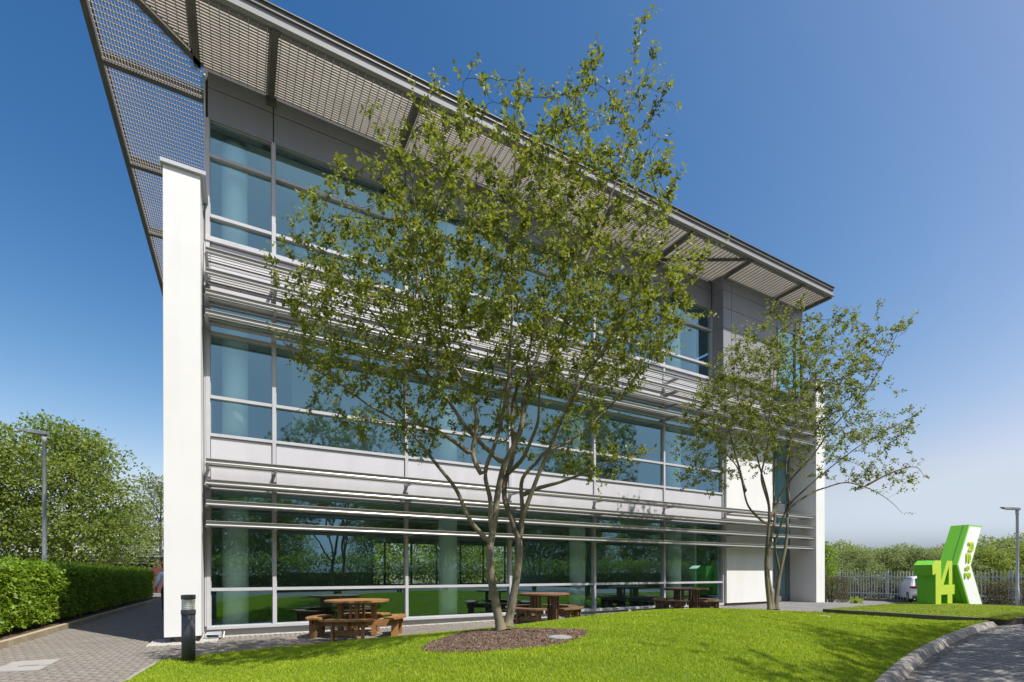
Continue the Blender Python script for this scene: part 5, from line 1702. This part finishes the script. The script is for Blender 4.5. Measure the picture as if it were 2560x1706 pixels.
cD = crown_tree_meshes(24, 4.6, 2.5, .5, 9000, .16, 16)
cE = crown_tree_meshes(25, 5.0, 2.3, .4, 8000, .15, 16)
def at_px(u, d):
    p = FWD * d + RT * (u * d)
    return CAM.x + p[0], CAM.y + p[1]
x, y = at_px(-0.90, 27.0)
place_tree('broad_tree', cA, (x, y, 0), 0.93, 0.4, 'leaf_tree', 'bark_dark', 'large round green tree behind the hedge and lamp')
x, y = at_px(-1.10, 25.0)
place_tree('broad_tree', cB, (x, y, 0), 1.0, 2.0, 'leaf_tree', 'bark_dark', 'dense green tree cut off by the left picture edge')
x, y = at_px(-0.715, 44.0)
place_tree('willow_tree', cC, (x, y, 0), 1.25, 1.0, 'leaf_pale', 'bark_dark', 'pale grey green slender tree between the round tree and white fin')
x, y = at_px(-0.80, 58.0)
cB2 = (cB[0].copy(), cB[1].copy()); 
for q in cB2: q.materials.clear()
place_tree('broad_tree', cB2, (x, y, 0), 1.0, 4.0, 'leaf_hedge', 'bark_dark', 'small yellow green tree beyond the parking deck')

# scrub beyond the palisade fence
labs = ['windswept pale willow scrub behind the palisade fence', 'dense mid green scrub tree behind the palisade fence']
k = 0
cnt = [0, 0, 0, 0]
for u, d, s, kind in ((.635, 40, .92, 0), (.665, 44, 1.05, 1), (.70, 41, .95, 0), (.735, 47, 1.05, 1), (.765, 42, .98, 0), (.80, 46, 1.0, 1), (.835, 41, .98, 0), (.87, 45, 1.02, 1),
                      (.90, 40, .9, 0), (.94, 43, 1.02, 1), (.975, 41, 1.04, 1), (1.01, 44, 1.12, 0), (1.05, 42, 1.15, 1), (1.10, 43, 1.1, 0),
                      (.68, 54, 1.35, 1), (.78, 56, 1.3, 1), (.88, 57, 1.3, 1), (.98, 55, 1.5, 1), (1.04, 54, 1.55, 1)):
    x, y = at_px(u, d)
    mesh = cE if kind == 0 else cD
    ordn = ['first', 'second', 'third', 'fourth', 'fifth', 'sixth', 'seventh', 'eighth', 'ninth', 'tenth']
    cnt[kind + (2 if d > 50 else 0)] += 1
    lab = ordn[cnt[kind + (2 if d > 50 else 0)] - 1] + (' tall scrub tree of the back row' if d > 50 else [' pale willow clump of the front row', ' dense green bush of the front row'][kind]) + ' counting rightwards from the white fin'
    place_tree('scrub_tree', mesh, (x, y, gzf(x) - .15), s, k * 1.7, 'leaf_pale' if kind == 0 else 'leaf_tree', 'bark_dark', lab, 'tree', 'scrub trees beyond the fence', sz=0.78)
    k += 1
x, y = at_px(.638, 27.5)
cF = crown_tree_meshes(31, 3.4, 0.55, .4, 2400, .11, 14)
place_tree('young_tree', cF, (x, y, gzf(x)), 1.0, 0.3, 'leaf_hedge', 'bark_dark', 'narrow bright green young tree just beside the right white fin')
# ivy and weeds along the foot of the fence
n = 15000
y = rng.uniform(-13, 13, n); z = rng.beta(1.0, 1.7, n) * 1.35
x = 35.35 + rng.random(n) * 0.8
c = np.stack([x, y, z + gz(x)], 1)
me = leaves_mesh('undergrowth', c, unit(n) + np.array([-.6, 0, .1]), unit(n) + np.array([-.4, 0, .6]), rng.uniform(.08, .17, n), rng.uniform(.06, .11, n), rng.beta(1.2, 1.8, n))
link_mesh('undergrowth', me, M['leaf_bronze'], label='tangled ivy and weeds behind the palisade fence', cat='undergrowth', kind='stuff')

# trees the glass mirrors and whose shadows cross the lawn: they stand behind and to the right of the viewpoint
for i, (x, y, s, rz, src) in enumerate(((10.5, -13.0, .98, 1.1, tree1), (8.4, -14.4, .95, 2.6, tree1), (13.3, -12.8, .98, 4.4, tree1), (16.4, -13.2, .95, 3.4, tree2), (19.8, -13.3, 1.0, 5.2, tree2))):
    c = copy_tree(src)
    c.location = (x, y, gzf(x)); c.rotation_euler = (0, 0, rz); c.scale = (s, s, s)
    c['label'] = 'multi stem tree across the road whose shadow falls on the lawn'; c['group'] = 'trees across the road'
for i, (x, y, s, rz, ms) in enumerate(((-20, -36, 1.1, .3, cA), (-13, -38, 1.0, 1.3, cA), (-7, -36, 1.0, 2.3, cA), (-1.5, -37, 1.05, 3.0, cA), (3.6, -38, .85, .9, cA), (13.5, -37, 1.0, 1.9, cA), (19, -39, 1.1, 4.0, cA), (24, -37, 1.05, 5, cA),
                                       (29, -39, 1.0, 2.5, cA), (34, -36, .9, 3.5, cA), (40, -38, .8, 1.5, cA), (46, -36, .95, 4.5, cA), (53, -35, 1.0, .5, cA), (61, -36, 1.15, 2.1, cA), (70, -34, 1.2, 3.1, cA))):
    place_tree('broad_tree', ms, (x, y, -.3), s, rz, 'leaf_tree', 'bark_dark', 'leafy tree across the road mirrored in the ground floor glass', 'tree', 'trees mirrored in the glass')
t = empty('far_hedge', (15, -30, 0), 'long hedge across the road mirrored in the glass', 'hedge')
m = MB(); m.box(-60, 90, -.3, .3, -.3, 1.4); m.build('branches', M['darkgap'], t)  # one dark box, coloured as the shaded inside of the hedge
me = hedge_leaves('leaves', 42000, [((-60, .75, -.3), (150, 0, 0), (0, 0, 2.8), (0, 1, 0), .6), ((-60, -.7, 2.4), (150, 0, 0), (0, 1.4, 0), (0, 0, 1), .4)], .26, M['leaf_tree'], .3)
link_mesh('leaves', me, M['leaf_tree'], t, kind='stuff')
# trees seen through the building and over its left end
for i, (x, y, s) in enumerate(((1.5, 26, 1.0), (6, 24, .95), (10.5, 25, 1.05), (15, 24, 1.0), (19.5, 26, 1.1), (25, 25, 1.1))):
    place_tree('scrub_tree', cD, (x, y, 0), s * 1.3, i * 2.0, 'leaf_tree', 'bark_dark', 'leafy scrub seen dimly through the ground floor glass', 'tree', 'scrub behind the building')
